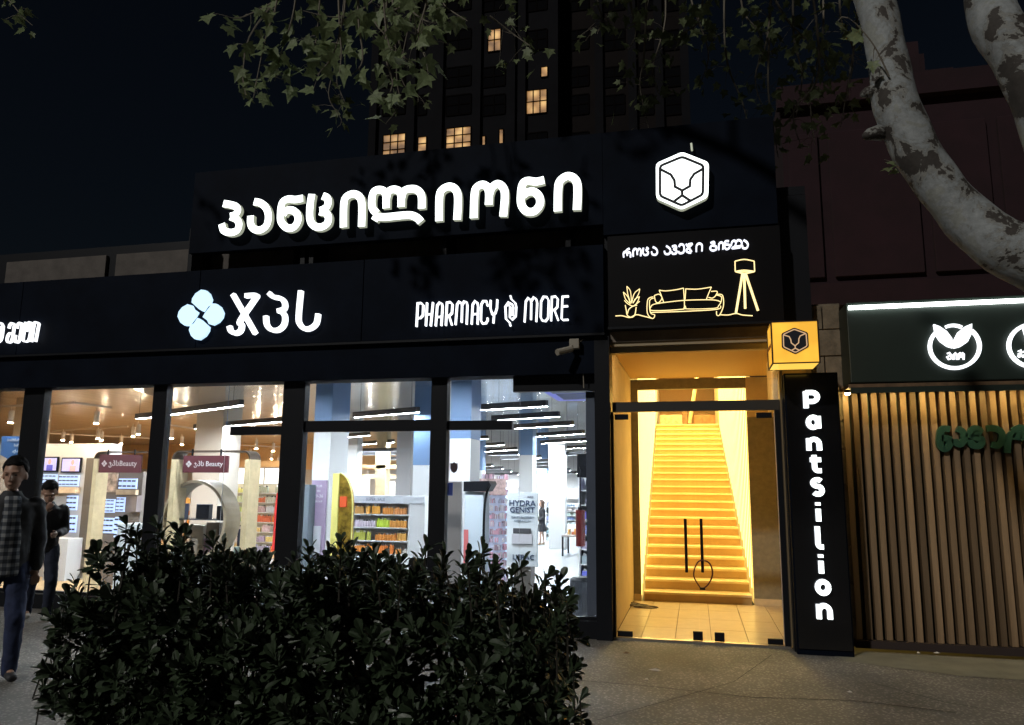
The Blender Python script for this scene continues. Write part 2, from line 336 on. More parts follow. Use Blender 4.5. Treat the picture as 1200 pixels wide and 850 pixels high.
# ---- windows
posts = [(-14.0, -13.8), (-11.1, -10.85), (-8.95, -8.615), (-6.89, -6.685), (-5.0, -4.70), (-3.04, -2.84), (-1.075, -.972)]
wins = []
for i in range(6):
    w = bx(posts[i][1], posts[i + 1][0], 8.6, 8.66, .181, .21).build('window', FRAME, B)
    fr = bx(posts[i][0] if i == 0 else posts[i][0], posts[i][1], 8.56, 8.68, .181, 2.889).build('post', FRAME, w)
    wins.append(w)
bx(posts[6][0], posts[6][1], 8.585, 8.68, .181, 2.889).build('post', FRAME, wins[5])
def pane(x0, x1, z0, z1, w): bx(x0, x1, 8.625, 8.635, z0, z1).build('pane', GLASS, w)
for i in (0, 1, 2): pane(posts[i][1], posts[i + 1][0], .21, 2.889, wins[i])
# window with the ring: two panes and a short transom piece
xm = at(265, 500, 8.62).x; pane(posts[3][1], xm - .002, .21, 2.889, wins[3]); pane(xm + .002, posts[4][0], .21, 2.889, wins[3])
r_ = rect(271, 499, 333, 510, 8.63); bx(r_[0], posts[4][0], 8.605, 8.66, r_[2], r_[3] - .01).build('transom', FRAME, wins[3])
# fourth
bx(posts[4][1], posts[5][0], 8.59, 8.67, 2.255, 2.39).build('transom', FRAME, wins[4]); pane(posts[4][1], posts[5][0], .21, 2.255, wins[4]); pane(posts[4][1], posts[5][0], 2.39, 2.889, wins[4])
# fifth: entrance bay
xa = at(602, 450, 8.62).x; xb = at(686, 560, 8.62).x
bx(xa, posts[6][0], 8.585, 8.67, 2.70, 2.889).build('door_header', FRAME, wins[5])
bx(posts[5][1], at(600, 500, 8.62).x, 8.605, 8.67, 2.262, 2.372).build('transom', FRAME, wins[5])
bx(xb, posts[6][0], 8.69, 8.75, .21, 2.699).build('side_strip', mat('grey_blue_strip', (.1, .12, .17), .5), wins[5])
xm = at(609, 500, 8.62).x
pane(posts[5][1], xa, 2.372, 2.889, wins[5]); pane(posts[5][1], xm - .002, .21, 2.26, wins[5]); pane(xm + .002, posts[6][0], .21, 2.70, wins[5])
# badge and blue sticker on the glass
z = at(531.5, 548, 8.6); sh = [(-.045, .05), (-.02, .05), (0, .065), (.02, .05), (.045, .05), (.045, -.01), (.03, -.045), (0, -.065), (-.03, -.045), (-.045, -.01)]
tag(MB().prism([(z.x + a, z.z + b) for a, b in sh], 8.615, 8.622).build('window_sticker', mat('dark_badge', (.05, .03, .04), .5), None), 'small dark shield shaped sticker on the glass beside a post', 'sticker')
r_ = rect(520, 566, 530, 581, 8.6); o = bx(max(r_[0], -2.83), r_[1], 8.615, 8.622, r_[2], r_[3]).build('window_sticker', mat('navy_sticker', (.03, .06, .3), .5)); tag(o, 'small rectangular navy sticker low on the glass', 'sticker')
# ---- CCTV camera with cable
p = at(672, 405, 8.35); C = thing('security_camera', 'small grey bullet camera fixed under the black fascia beside the entrance', 'security camera', p)
GM = mat('weathered_grey', (.3, .27, .22), .6)
bx(p.x - .05, p.x + .06, 8.36, 8.5, p.z - .03, p.z + .08).build('bracket', GM, C, bev=.006)
MB().tube([(p.x - .02, 8.36, p.z), (p.x - .05, 8.3, p.z - .05)], .014).build('arm', GM, C)
MB().tube([(p.x - .02, 8.34, p.z - .04), (p.x - .16, 8.2, p.z - .1)], .036, 12).build('housing', GM, C, smooth=False)
q = at(683, 398, 8.45)
MB().tube(smoothline([(p.x + .05, 8.45, p.z + .05), (q.x + .02, 8.46, q.z - .0), (q.x + .05, 8.47, q.z - .14), (q.x, 8.47, q.z - .2), (q.x, 8.5, q.z - .55)]), .006, 6).build('cable', GM, C)
# ================================================================== SIGNS
# main letters on black rooftop board
RB = thing('rooftop_sign', 'long black rooftop board with glowing white Georgian letters', 'sign', (-3, 8.4, 4.6))
bx(-6.40, -.95, 8.40, 8.52, 4.60, 5.72).build('board', BLACK, RB); bx(-.946, .96, 8.40, 8.52, 4.47, 5.72).build('board', BLACK, RB)
Z1 = lambda u, v: (240 + u / 5, 190 + v / 5)
Z2 = lambda u, v: (460 + u / 5, 180 + v / 5)
ML = [(Z1, [[(108, 243), (150, 250), (183, 262), (193, 285), (178, 308), (148, 318)], [(150, 320), (185, 335), (200, 365), (188, 400), (150, 413), (110, 400), (98, 362)]]),
      (Z1, [[(288, 232), (325, 240), (358, 268), (372, 315), (362, 370), (325, 398), (288, 392), (268, 362), (268, 315)]]),
      (Z1, [[(575, 212), (530, 220), (485, 218), (453, 240), (443, 300), (447, 350), (480, 385), (520, 382), (545, 345), (540, 305), (510, 282), (478, 285), (458, 308)]]),
      (Z1, [[(627, 188), (617, 250), (615, 330), (635, 370), (675, 382), (715, 362), (724, 325), (708, 298), (672, 290)], [(690, 198), (716, 210), (722, 240), (708, 268), (675, 285)]]),
      (Z1, [[(812, 382), (814, 250), (828, 205), (868, 187), (905, 203), (920, 250), (918, 378)]]),
      (Z2, [[(-92, 352), (-118, 320), (-122, 270), (-110, 225), (-80, 212), (-50, 222), (-38, 255), (-38, 320)], [(-38, 270), (-25, 225), (5, 210), (40, 222), (50, 255), (50, 312)], [(50, 270), (65, 222), (100, 207), (140, 212), (168, 245), (170, 322)], [(-108, 392), (-90, 372), (-40, 372), (60, 362), (110, 362), (145, 378), (165, 400)]]),
      (Z2, [[(272, 395), (274, 260), (288, 215), (330, 193), (368, 210), (383, 260), (378, 388)]]),
      (Z2, [[(475, 378), (480, 240), (492, 200), (525, 182), (555, 197), (565, 235), (563, 300)], [(567, 240), (582, 200), (615, 178), (648, 200), (658, 250), (648, 368)]]),
      (Z2, [[(888, 155), (840, 165), (790, 160), (762, 180), (752, 240), (755, 300), (785, 338), (830, 338), (862, 300), (860, 255), (830, 225), (795, 225), (765, 245)]]),
      (Z2, [[(968, 338), (970, 210), (982, 160), (1025, 132), (1068, 150), (1084, 200), (1080, 330)]])]
for fn, strokes in ML:
    mb = MB()
    for k, s_ in enumerate(strokes):
        ribbon(mb, [(lambda w: (w.x, w.z))(at(*fn(*q), 8.27)) for q in s_], .094, 8.27 + .0007 * k, 8.335)
    put('letter', sides_mesh(mb, 'letter', LETW, LETWS, 8.2705), RB)
def strokes_sign(parent, fn, Y, dep, w, letters, front, side=None, name='letter', sm=False, rnd=False):
    for strokes in letters:
        mb = MB()
        for k, s_ in enumerate(strokes):
            if len(s_) == 1 and len(s_[0]) == 3:   # ring / dot
                continue
            ribbon(mb, [(lambda q: (q.x, q.z))(at(*fn(*q), Y)) for q in s_], w, Y + .0006 * k, Y + dep, sm=sm)
        put(name, sides_mesh(mb, name, front, side or front, Y + .001), parent)
# hexagonal lion-face emblem
HX = thing('hexagon_emblem', 'glowing white hexagon emblem with dark line drawing on the rooftop board', 'sign', (-.05, 8.4, 4.7))
Zh = lambda u, v: (700 + u / 3.5417, 160 + v / 3.5417)
def P2(fn, pts, Y): return [(lambda q: (q.x, q.z))(at(*fn(*p), Y)) for p in pts]
def rounded(pts, r=.2):
    out = []; n = len(pts)
    for i in range(n):
        p = Vector(pts[i]); a = Vector(pts[i - 1]); b = Vector(pts[(i + 1) % n])
        p1 = p.lerp(a, r); p2 = p.lerp(b, r)
        for t in (0, .33, .67, 1): out.append(tuple(p1.lerp(p, t).lerp(p.lerp(p2, t), t)))
    return out
hexo = [(352, 64), (463, 108), (460, 252), (350, 305), (244, 258), (243, 112)]
mb = MB().prism(rounded(P2(Zh, hexo, 8.28), .12), 8.28, 8.36); put('plate', sides_mesh(mb, 'plate', LETW, LETWS, 8.28), HX)
HXL = [[(352, 84), (440, 120), (438, 240), (350, 286), (260, 246), (260, 122)]]
mb = MB(); INK = mat('emblem_ink', (.01, .01, .02), .5)
ribbon(mb, rounded(P2(Zh, HXL[0], 8.27), .12), .03, 8.272, 8.279, sm=False, closed=True)
for k, s_ in enumerate([[(262, 136), (305, 158), (320, 182), (322, 208), (352, 224), (384, 206), (386, 178), (402, 155), (438, 134)], [(352, 224), (352, 245)], [(352, 244), (385, 266)], [(352, 244), (320, 268)], ]):
    ribbon(mb, P2(Zh, s_, 8.27), .03, 8.271 - .0006 * k, 8.279, sm=False)
mb.build('line_drawing', INK, HX)
MB().tube([at(811, 177, 8.34), at(810, 168, 8.34)], .012, 6).build('hook', LETWS, HX)
# fascia letters
PH = thing('fascia_logo_sign', 'glowing four petal flower and three white Georgian letters on the black fascia', 'sign', (-5.8, 8.4, 3.4))
Zj = lambda u, v: (200 + u / 6, 320 + v / 6)
strokes_sign(PH, Zj, 8.33, .06, .054, [[[(430, 148), (588, 424)], [(518, 158), (594, 155), (578, 190), (480, 335), (492, 365), (482, 405), (448, 422), (415, 405), (405, 372)]], [[(684, 138), (715, 165), (770, 178), (795, 210), (790, 250), (745, 266)], [(765, 262), (795, 300), (790, 360), (750, 398), (700, 396), (668, 360), (662, 300)]], [[(908, 122), (892, 300), (900, 355), (935, 390), (980, 385), (1018, 350), (1030, 285)]]], LETT, sm=True)
pet = [(215, 118), (245, 122), (270, 145), (285, 185), (275, 215), (250, 232), (225, 270), (200, 255), (175, 232), (148, 208), (152, 180), (175, 145)]
cc = at(*Zj(207, 293), 8.34)
base = [(at(*Zj(u, v), 8.34).x - cc.x, at(*Zj(u, v), 8.34).z - cc.z) for u, v in pet]
for k in range(4):
    a = -k * math.pi / 2; pl = [(cc.x + x * math.cos(a) - y * math.sin(a), cc.z + x * math.sin(a) + y * math.cos(a)) for x, y in base]
    MB().prism(pl, 8.335, 8.385).build('petal', LETB, PH)
TX = thing('fascia_text_sign', 'thin white glowing words PHARMACY and MORE on the black fascia', 'sign', (-2.2, 8.4, 3.5))
Zp = lambda u, v: (470 + u / 5.4545, 320 + v / 5.4545)
LT = [[[(95, 342), (103, 192), (125, 190), (139, 205), (136, 270), (120, 286), (100, 288)]],
      [[(155, 338), (163, 188)], [(186, 338), (201, 186)], [(160, 262), (196, 262)]],
      [[(218, 338), (228, 205), (243, 187), (258, 195), (262, 215), (254, 336)], [(225, 280), (258, 278)]],
      [[(283, 335), (290, 188), (312, 184), (326, 200), (322, 255), (305, 272), (287, 272)], [(303, 272), (322, 332)]],
      [[(345, 330), (355, 200), (368, 181), (384, 190), (387, 212), (384, 315)], [(386, 205), (400, 180), (416, 185), (421, 205), (416, 327)]],
      [[(448, 327), (455, 200), (470, 178), (485, 188), (490, 215), (486, 327)], [(452, 262), (488, 260)]],
      [[(551, 210), (543, 178), (522, 178), (510, 200), (507, 300), (518, 322), (540, 320), (551, 300), (550, 285)]],
      [[(570, 172), (568, 222), (580, 262), (600, 256), (610, 222), (613, 168)], [(592, 260), (587, 320)]],
      [[(697, 143), (702, 165), (728, 190), (734, 215), (730, 275), (708, 296), (693, 282), (695, 215), (683, 200)], [(697, 338), (692, 316), (668, 292), (664, 215), (684, 186), (708, 198), (714, 215), (710, 270)]],
      [[(787, 313), (795, 180), (810, 158), (826, 170), (830, 190), (828, 297)], [(829, 180), (845, 154), (862, 165), (868, 190), (862, 310)]],
      [[(893, 180), (908, 150), (930, 152), (942, 175), (938, 285), (922, 306), (900, 302), (890, 280)], [(890, 282), (893, 178)]],
      [[(957, 305), (962, 152), (986, 148), (1000, 165), (997, 215), (980, 234), (960, 235)], [(978, 234), (1003, 302)]],
      [[(1070, 147), (1030, 150), (1024, 290), (1034, 299), (1068, 297)], [(1028, 212), (1065, 210)]]]
strokes_sign(TX, Zp, 8.34, .04, .017, LT, LETT)
TY = thing('fascia_script_sign', 'short slanted Georgian word glowing white at the far left of the fascia', 'sign', (-8.9, 8.4, 3.6))
Zm = lambda u, v: (u / 14.17, 360 + v / 14.17)
strokes_sign(TY, Zm, 8.34, .04, .015, [[[(130, 350), (145, 290), (180, 260), (213, 280), (215, 330), (180, 540), (135, 588), (100, 562), (105, 490), (140, 432), (190, 430)]],
    [[(265, 350), (275, 290), (310, 255), (345, 275), (338, 350), (300, 550), (260, 588), (225, 562), (240, 460)]],
    [[(408, 245), (365, 500), (370, 555), (410, 573), (460, 540), (490, 400), (472, 355), (435, 370), (420, 400)], [(465, 350), (440, 290), (470, 245), (508, 265), (500, 300), (455, 348)]],
    [[(505, 575), (545, 290), (580, 245), (625, 270), (620, 320), (572, 572)]],
    [[(-60, 250), (0, 262), (28, 310), (30, 350), (0, 530), (-60, 590)], [(-60, 330), (-25, 330), (-35, 520)]],
    [[(-150, 590), (-110, 260)]], [[(-240, 590), (-205, 250), (-160, 260)]]], LETT, sm=True)
# sofa sign board
SB = thing('sofa_neon_sign', 'square black sign over the door with neon plant, sofa and floor lamp', 'sign', (0, 8.4, 3.4))
bx(-.90, .975, 8.385, 8.50, 3.385, 4.445).build('board', mat('black_sign_board', (.004, .0038, .005), .5, spec=.1), SB, bev=.004)
bx(-.905, .98, 8.365, 8.51, 3.355, 3.383).build('frame_bottom', FRAME, SB)
Zs = lambda u, v: (720 + u / 6.667, 270 + v / 6.667)
GE = [[[(72, 208), (70, 180), (82, 165), (97, 178), (99, 195)], [(98, 182), (112, 167), (125, 180), (124, 208)], [(86, 166), (100, 148), (118, 140)]],
      [[(146, 202), (146, 160), (160, 142), (175, 152), (178, 188)], [(178, 160), (192, 142), (207, 155), (204, 198)]],
      [[(226, 136), (222, 170), (235, 190), (257, 186), (263, 168), (248, 152), (262, 140), (250, 132)]],
      [[(300, 128), (325, 142), (335, 168), (322, 188), (297, 185), (290, 165)]],
      [[(405, 120), (430, 138), (438, 163), (422, 183), (397, 180), (390, 160)]],
      [[(450, 125), (475, 118), (484, 133), (465, 145), (486, 158), (480, 178), (455, 180), (448, 165)]],
      [[(505, 125), (515, 108), (538, 112), (545, 140), (538, 170), (512, 177), (500, 163)]],
      [[(560, 105), (603, 165)], [(575, 108), (606, 105), (562, 152), (578, 170), (600, 172)]],
      [[(640, 165), (642, 118), (662, 100), (684, 114), (684, 160)]],
      [[(752, 97), (775, 88), (782, 104), (758, 120), (748, 140), (768, 156), (795, 146), (796, 125), (772, 117)]],
      [[(816, 150), (817, 108), (833, 92), (849, 103), (848, 146)]],
      [[(895, 82), (866, 86), (862, 128), (878, 145), (900, 132), (897, 112), (868, 108)]],
      [[(912, 118), (920, 88), (938, 78), (950, 92), (945, 118)], [(948, 95), (965, 75), (988, 80), (996, 100), (985, 120), (940, 126), (925, 138), (985, 130)]],
      [[(1010, 74), (1035, 90), (1044, 115), (1030, 138), (1005, 135), (1000, 116)]]]
strokes_sign(SB, Zs, 8.35, .03, .016, GE, glow('script_light', (.85, .88, 1.), 1.5), sm=True)
def neon(name, lines, w, par, mt=NEON, sm=True):
    mb = MB()
    for l in lines: 
        pp = smoothline([at(*Zs(*q), 8.36) for q in l], 4) if sm else [at(*Zs(*q), 8.36) for q in l]
        mb.tube(pp, w, 6)
    return mb.build(name, mt, par)
neon('neon_ground_line', [[(8, 670), (60, 668), (120, 682), (170, 660), (230, 672), (300, 690)]], .0052, SB)
neon('neon_ground_line', [[(820, 660), (890, 662), (950, 650), (1000, 662), (1080, 668)]], .0052, SB)
neon('neon_pot', [[(85, 585), (92, 620), (102, 666), (135, 680), (160, 660), (170, 600)], [(103, 650), (112, 620), (140, 596), (178, 585)]], .0052, SB)
neon('neon_leaf', [[(125, 565), (105, 500), (97, 438)], [(97, 438), (125, 475), (133, 560)], [(70, 483), (88, 540), (125, 575)], [(70, 483), (105, 520), (125, 572)], [(198, 458), (155, 495), (135, 570)], [(198, 458), (188, 500), (145, 570)], [(78, 548), (105, 575), (150, 592), (180, 560), (196, 518)], [(196, 518), (165, 535), (150, 560)], [(198, 555), (150, 592)]], .0045, SB)
neon('neon_sofa', [[(305, 520), (275, 528), (258, 555), (258, 650), (298, 690), (315, 662), (282, 645), (274, 570), (282, 540), (308, 530)],
    [(385, 565), (310, 578), (285, 598), (300, 628), (540, 616), (545, 588)], [(385, 565), (540, 548), (720, 543), (800, 548), (832, 562)], [(555, 590), (560, 614), (780, 610), (815, 588), (832, 562), (836, 520), (795, 505)],
    [(285, 642), (540, 634), (800, 618), (830, 590)], [(350, 468), (400, 474), (480, 465), (540, 452)], [(350, 468), (368, 515), (385, 563)], [(540, 452), (546, 540), (548, 612)], [(555, 458), (650, 460), (758, 444)], [(758, 444), (738, 490), (718, 542)], [(558, 458), (552, 540)],
    [(312, 510), (350, 500), (372, 530), (345, 566), (322, 556), (312, 510)], [(755, 478), (803, 478), (790, 512), (765, 530), (735, 524)], [(803, 500), (840, 504), (852, 540), (850, 600), (822, 662), (800, 662), (798, 632)]], .0047, SB)
neon('neon_lamp_shade', [[(942, 242), (1015, 228), (1092, 242)], [(1092, 242), (1096, 322)], [(1096, 322), (1015, 312), (944, 322)], [(942, 242), (944, 322)], [(946, 324), (1015, 338), (1094, 324)], [(960, 325), (1015, 325), (1080, 325)]], .006, SB)
neon('neon_lamp_leg', [[(1000, 342), (950, 645)]], .013, SB); neon('neon_lamp_leg', [[(1014, 342), (1022, 612)]], .013, SB); neon('neon_lamp_leg', [[(1026, 342), (1122, 628)]], .013, SB)
# vertical Pantsilion sign
VS = thing('vertical_sign', 'tall black upright sign spelling Pantsilion in glowing white letters', 'sign', (1.2, 8.5, 0))
bx(.93, 1.455, 8.30, 8.56, .0, 2.80).build('box', BLACK, VS, bev=.006)
bx(.945, 1.44, 8.285, 8.298, .06, 2.78).build('front_panel', mat('black_acrylic', (.006, .006, .007), .12), VS)
Zv = lambda u, v: (890 + u / 2.125, 370 + v / 2.125)
def circ(cx, cy, r, a0=0, a1=360, n=14, ry=None): return [(cx + r * math.cos(math.radians(a0 + (a1 - a0) * i / n)), cy + (ry or r) * math.sin(math.radians(a0 + (a1 - a0) * i / n))) for i in range(n + 1)]
def vbox(u0, v0, u1, v1): 
    p = at(*Zv((u0 + u1) / 2, v0), 8.235); q = at(*Zv((u0 + u1) / 2, v1), 8.235); w = (at(*Zv(u1, (v0 + v1) / 2), 8.235) - at(*Zv(u0, (v0 + v1) / 2), 8.235)).length; xm = (p.x + q.x) / 2
    return lambda x, z: (xm + (x - .5) * (w - .022), q.z + .013 + (p.z - q.z - .026) * z)
def carc(cx, cy, rx, ry, a0, a1, n=16): return [(cx + rx * math.cos(math.radians(a0 + (a1 - a0) * i / n)), cy + ry * math.sin(math.radians(a0 + (a1 - a0) * i / n))) for i in range(n + 1)]
GLY = dict(P=[[(.13, 0), (.13, 1)], [(.13, .93), (.55, .93)] + carc(.55, .66, .34, .27, 90, -90) + [(.13, .39)]], a=[carc(.46, .5, .36, .42, 0, 360), [(.86, 0), (.86, 1)]], n=[[(.13, 0), (.13, 1)], [(.13, .5)] + carc(.5, .5, .37, .42, 180, 0) + [(.87, 0)]],
           t=[[(.35, 1), (.35, .3)] + carc(.62, .3, .27, .24, 180, 270) + [(.9, .06)], [(0, .72), (.9, .72)]], s=[carc(.5, .72, .36, .2, 35, 270, 12) + carc(.5, .28, .36, .24, 90, -145, 12)], i=[[(.5, 0), (.5, .66)], [(.5, .84), (.5, 1)]], l=[[(.2, 1), (.2, .22)] + carc(.5, .22, .3, .16, 180, 270) + [(.9, .06)]], o=[carc(.5, .5, .4, .42, 0, 360)])
for ch, bb in (('P', (108, 185, 152, 233)), ('a', (116, 247, 155, 284)), ('n', (116, 302, 157, 339)), ('t', (124, 344, 160, 392)), ('s', (127, 402, 163, 450)), ('i', (136, 462, 158, 516)), ('l', (139, 522, 164, 583)), ('i', (143, 592, 165, 646)), ('o', (139, 657, 179, 698)), ('n', (141, 717, 184, 760))):
    fn_ = vbox(*bb); mb = MB()
    for k, st in enumerate(GLY[ch]): ribbon(mb, [fn_(*q) for q in st], .047, 8.235 + .0006 * k, 8.28, sm=False)
    put('letter', sides_mesh(mb, 'letter', LETW, bpy.data.materials.get('pant_return') or glow('pant_return', (.9, .95, 1), 1.2), 8.236), VS)
# cube lamp sign
CS = thing('cube_sign', 'glowing yellow cube sign with black hexagon emblem on a bracket', 'sign', (1, 8.3, 2.83))
cx0, cx1, cy0, cy1, cz0, cz1 = .772, 1.222, 7.80, 8.25, 2.825, 3.255
YG = mat('yellow_lit_acrylic', (.9, .5, .05), .08, em=(1, .50, .055), es=.92, nz=0)
t = YG.node_tree; tc = t.nodes.new('ShaderNodeTexCoord'); n = t.nodes.new('ShaderNodeTexNoise'); n.inputs['Scale'].default_value = 3; r = t.nodes.new('ShaderNodeMapRange'); r.inputs['From Min'].default_value = .35; r.inputs['From Max'].default_value = .65; r.inputs['To Min'].default_value = .7; r.inputs['To Max'].default_value = 1.1
t.links.new(tc.outputs['Object'], n.inputs[0]); t.links.new(n.outputs[0], r.inputs[0]); t.links.new(r.outputs[0], t.nodes['Principled BSDF'].inputs['Emission Strength'])
YGB = mat('yellow_lit_underside', (.9, .5, .05), .05, em=(1, .6, .09), es=1.1)
bx(cx0 + .01, cx1 - .01, cy0 + .01, cy1 - .01, cz0 + .01, cz1 - .01).build('light_body', YG, CS)
bx(cx0 + .014, cx1 - .014, cy0 + .014, cy1 - .014, cz0 + .004, cz0 + .0098).build('bottom_panel', YGB, CS)
mb = MB(); e = .014
for x in (cx0, cx1 - e):
    for y in (cy0, cy1 - e): mb.box(x, x + e, y, y + e, cz0, cz1)
for z in (cz0, cz1 - e):
    for y in (cy0, cy1 - e): mb.box(cx0 + e, cx1 - e, y + .001, y + e - .001, z + .001, z + e - .001)
    for x in (cx0, cx1 - e): mb.box(x + .001, x + e - .001, cy0 + e, cy1 - e, z + .0015, z + e - .0005)
mb.build('edge_frame', mat('dark_brown_edge', (.02, .01, .008), .4), CS)
hc = ((cx0 + cx1) / 2 - .003, (cz0 + cz1) / 2 + .01)
HP = [(.0, .135), (.125, .08), (.128, -.065), (.0, -.135), (-.125, -.065), (-.122, .08)]
MB().prism(rounded([(hc[0] + a, hc[1] + b) for a, b in HP], .12), cy0 + .002, cy0 + .009).build('emblem', INK, CS)
mb = MB(); LN = mat('emblem_line', (.6, .42, .3), .5, em=(1, .6, .3), es=.5)
ribbon(mb, rounded([(hc[0] + a * .86, hc[1] + b * .86) for a, b in HP], .12), .01, cy0 - .002, cy0 + .002, sm=False, closed=True)
for k, s_ in enumerate([[(-.1, .062), (-.052, .045), (-.038, .015), (-.034, -.02), (0, -.05), (.034, -.02), (.038, .02), (.052, .048), (.104, .07)], [(0, -.05), (0, -.075)], [(0, -.074), (.04, -.098)], [(0, -.074), (-.04, -.098)]]):
    ribbon(mb, [(hc[0] + a, hc[1] + b) for a, b in s_], .01, cy0 - .0026 - .0005 * k, cy0 + .002, sm=False)
mb.build('emblem_line', LN, CS)
text('PANTSILION', cx0 - .0, (cy0 + cy1) / 2, (cz0 + cz1) / 2 - .02, .06, mat('side_print', (.35, .15, .02), .5), CS, rot=(math.pi / 2, 0, -math.pi / 2))
bx(1.0, 1.04, 8.26, 8.6, 3.0, 3.04).build('bracket', FRAME, CS)
# ================================================================== ENTRANCE: door, vestibule, stair
bx(-.885, .90, 8.56, 8.62, 2.445, 2.555).build('door_transom', DKGREY, B)
D = thing('glass_entrance_door', 'double frameless glass door with black bar handles and lock loop', 'door', (0, 8.58, 0))
bx(-.905, -.875, 8.55, 8.62, 0.02, 2.444).build('frame', FRAME, D); bx(.845, .90, 8.55, 8.62, 0.02, 2.444).build('frame', FRAME, D)
bx(-.87, -.002, 8.585, 8.595, .03, 2.42).build('door_leaf', GLASS, D); bx(.002, .84, 8.585, 8.595, .03, 2.42).build('door_leaf', GLASS, D)
bx(-.873, -.869, 8.58, 8.60, .03, 2.42).build('edge_strip', mat('pale_glass_edge', (.7, .6, .55), .4), D); bx(.84, .844, 8.58, 8.60, .03, 2.42).build('edge_strip', mat('pale_glass_edge_b', (.7, .6, .55), .4), D)
bx(-.87, .92, 8.585, 8.592, 2.556, 3.188).build('fanlight_pane', GLASS, B)
for x0, z0, x1, z1 in ((-.86, .03, -.70, .085), (-.07, .03, .03, .12), (.15, .03, .25, .12), (.68, .03, .83, .085), (-.86, 2.36, -.71, 2.42), (.66, 2.36, .82, 2.42)):
    bx(x0, x1, 8.57, 8.61, z0, z1).build('patch_fitting', FRAME, D, bev=.004)
for px in (803, 821.5):
    a_, b_ = at(px, 608, 8.54), at(px + 2.5, 671, 8.54); mb = MB().tube([(a_.x, 8.54, a_.z), (a_.x, 8.54, b_.z)], .016, 10)
    for zz in (a_.z - .05, b_.z + .05): mb.tube([(a_.x, 8.54, zz), (a_.x, 8.583, zz)], .008, 6)
    mb.build('handle', FRAME, D)
lk = thing('lock_cable', 'thin dark red cable lock looped through the right door handle', 'lock', at(824, 675, 8.5))
MB().tube(smoothline([at(x, y, 8.5) for x, y in ((822, 691), (813, 675), (817, 660), (824, 657), (832, 661), (835, 673), (830, 685), (822, 691))], 5), .008, 6).build('cable', mat('dark_red_rubber', (.06, .01, .015), .5), lk)
bx(*(lambda p: (p.x - .025, p.x + .03, 8.485, 8.515, p.z - .012, p.z + .012))(at(823, 690, 8.5))).build('lock_body', FRAME, lk)
# floor tiles
VF = struct('vestibule_floor', bx(-1.0, 1.25, 8.645, 11.42, -.1, -.004), mat('grout', (.12, .09, .06), .9))
ty = [8.645, 9.35, 10.05, 10.75, 11.41]; tx = [-.90, -.62, -.26, .12, .50, .88, 1.2]
for i in range(4):
    for j in range(6): bx(tx[j] + .003, tx[j + 1] - .003, ty[i] + .003, ty[i + 1] - .003, -.0035, .012).build('tile', TILEV, VF, bev=.001)
bx(-.905, .90, 8.55, 8.642, .0, .024).build('threshold', STEEL, B)
V = thing('entrance_vestibule', 'warm lit beige vestibule behind the glass door, framing the stair', 'entrance', (0, 10, 0))
bx(-.96, -.905, 8.625, 11.42, 0.014, 3.2).build('side_wall', BEIGE, V)
bx(.905 + .02, 1.2, 8.625, 8.70, 0.014, 3.2).build('door_reveal', BEIGE, V)
bx(1.2, 1.26, 8.70, 11.42, 0.014, 3.2).build('side_wall', BEIGE, V)
bx(-.90, 1.2, 8.64, 11.3, 3.20, 3.26).build('ceiling', mat('ochre_ceiling', (.62, .4, .15), .7), V)
bx(-.90, .98, 8.64, 8.76, 3.13, 3.198).build('ceiling_beam', BEIGE, V)
bx(-.62, .74, 8.84, 8.90, 3.182, 3.197).build('added_lamp', glow('added_vestibule_light', (1., .7, .3), 30.), V)  # unseen lamp added behind the beam, warms the floor and pavement
bx(.88, 1.2, 9.0, 9.6, 2.5, 3.12).build('duct_box', BEIGE, V, bev=.02)
bx(-.904, -.80, 11.42, 11.5, 0.013, 3.2).build('portal_pier', OLIVE, V); bx(.75, 1.26, 11.42, 11.5, 0.013, 2.62).build('portal_pier', OLIVE, V); bx(.75, 1.26, 11.42, 11.5, 2.625, 3.2).build('portal_panel', BEIGE, V)
bx(-.798, .748, 11.42, 11.5, 3.05, 3.2).build('portal_head', OLIVE, V)
bx(-.90, -.80, 11.395, 11.418, .013, .10).build('skirting', CREAM, V); bx(.75, 1.2, 11.395, 11.418, .013, .10).build('skirting', CREAM, V)
N, RS, TR, Y0 = 23, .137, .355, 11.45
ST = thing('marble_staircase', 'long straight flight of warm lit marble steps climbing behind the glass door', 'staircase', (0, Y0, 0))
stm = bx(-.76, .72, 0, TR + .02, -RS - .02, -.03).mesh('step', STAIR); trm = bx(-.76, .72, -.03, TR, -.03, 0).mesh('tread', mat('tread_marble', (.8, .66, .4), .28, nz=.12, ns=5))
for i in range(N):
    o = put('step', stm, ST); o.location = Vector((0, Y0 + i * TR, (i + 1) * RS)); t_ = put('tread', trm, None); t_.parent = o; 
ST_Y1 = Y0 + N * TR; ztop = N * RS
bx(-1.1, 1.1, ST_Y1 + .001, ST_Y1 + 4, ztop - .12, ztop).build('landing', STAIR, ST)
SW = thing('stair_light_wall', 'glowing ribbed warm light walls lining both sides of the staircase', 'light wall', (0, Y0, 0))
WG = glow('warm_wall_strip', (1., .72, .2), 6.); WR = mat('warm_rib', (.3, .19, .06), .5, em=(1, .66, .15), es=.8)
for sx in (-1, 1):
    mb = MB(); mb2 = MB()
    y = 11.52
    X = -.80 if sx < 0 else .76
    bx(min(X, X + .06 * sx), max(X, X + .06 * sx), 11.51, ST_Y1 + 2, 0, 4.82).build('wall_panel', WR, SW)
    k = 0
    while y < ST_Y1:
        zb = max(0, (y - Y0) / TR * RS) + .05
        bx(X - .002 if sx > 0 else X, X if sx > 0 else X + .002, y, y + .07, zb, 4.78).build('light_strip', WG, SW)
        y += .30; k += 1
bx(-.86, .86, 11.51, ST_Y1 + 3, 4.83, 4.88).build('stair_ceiling', mat('stair_ceiling_ochre', (.6, .45, .25), .7), SW)
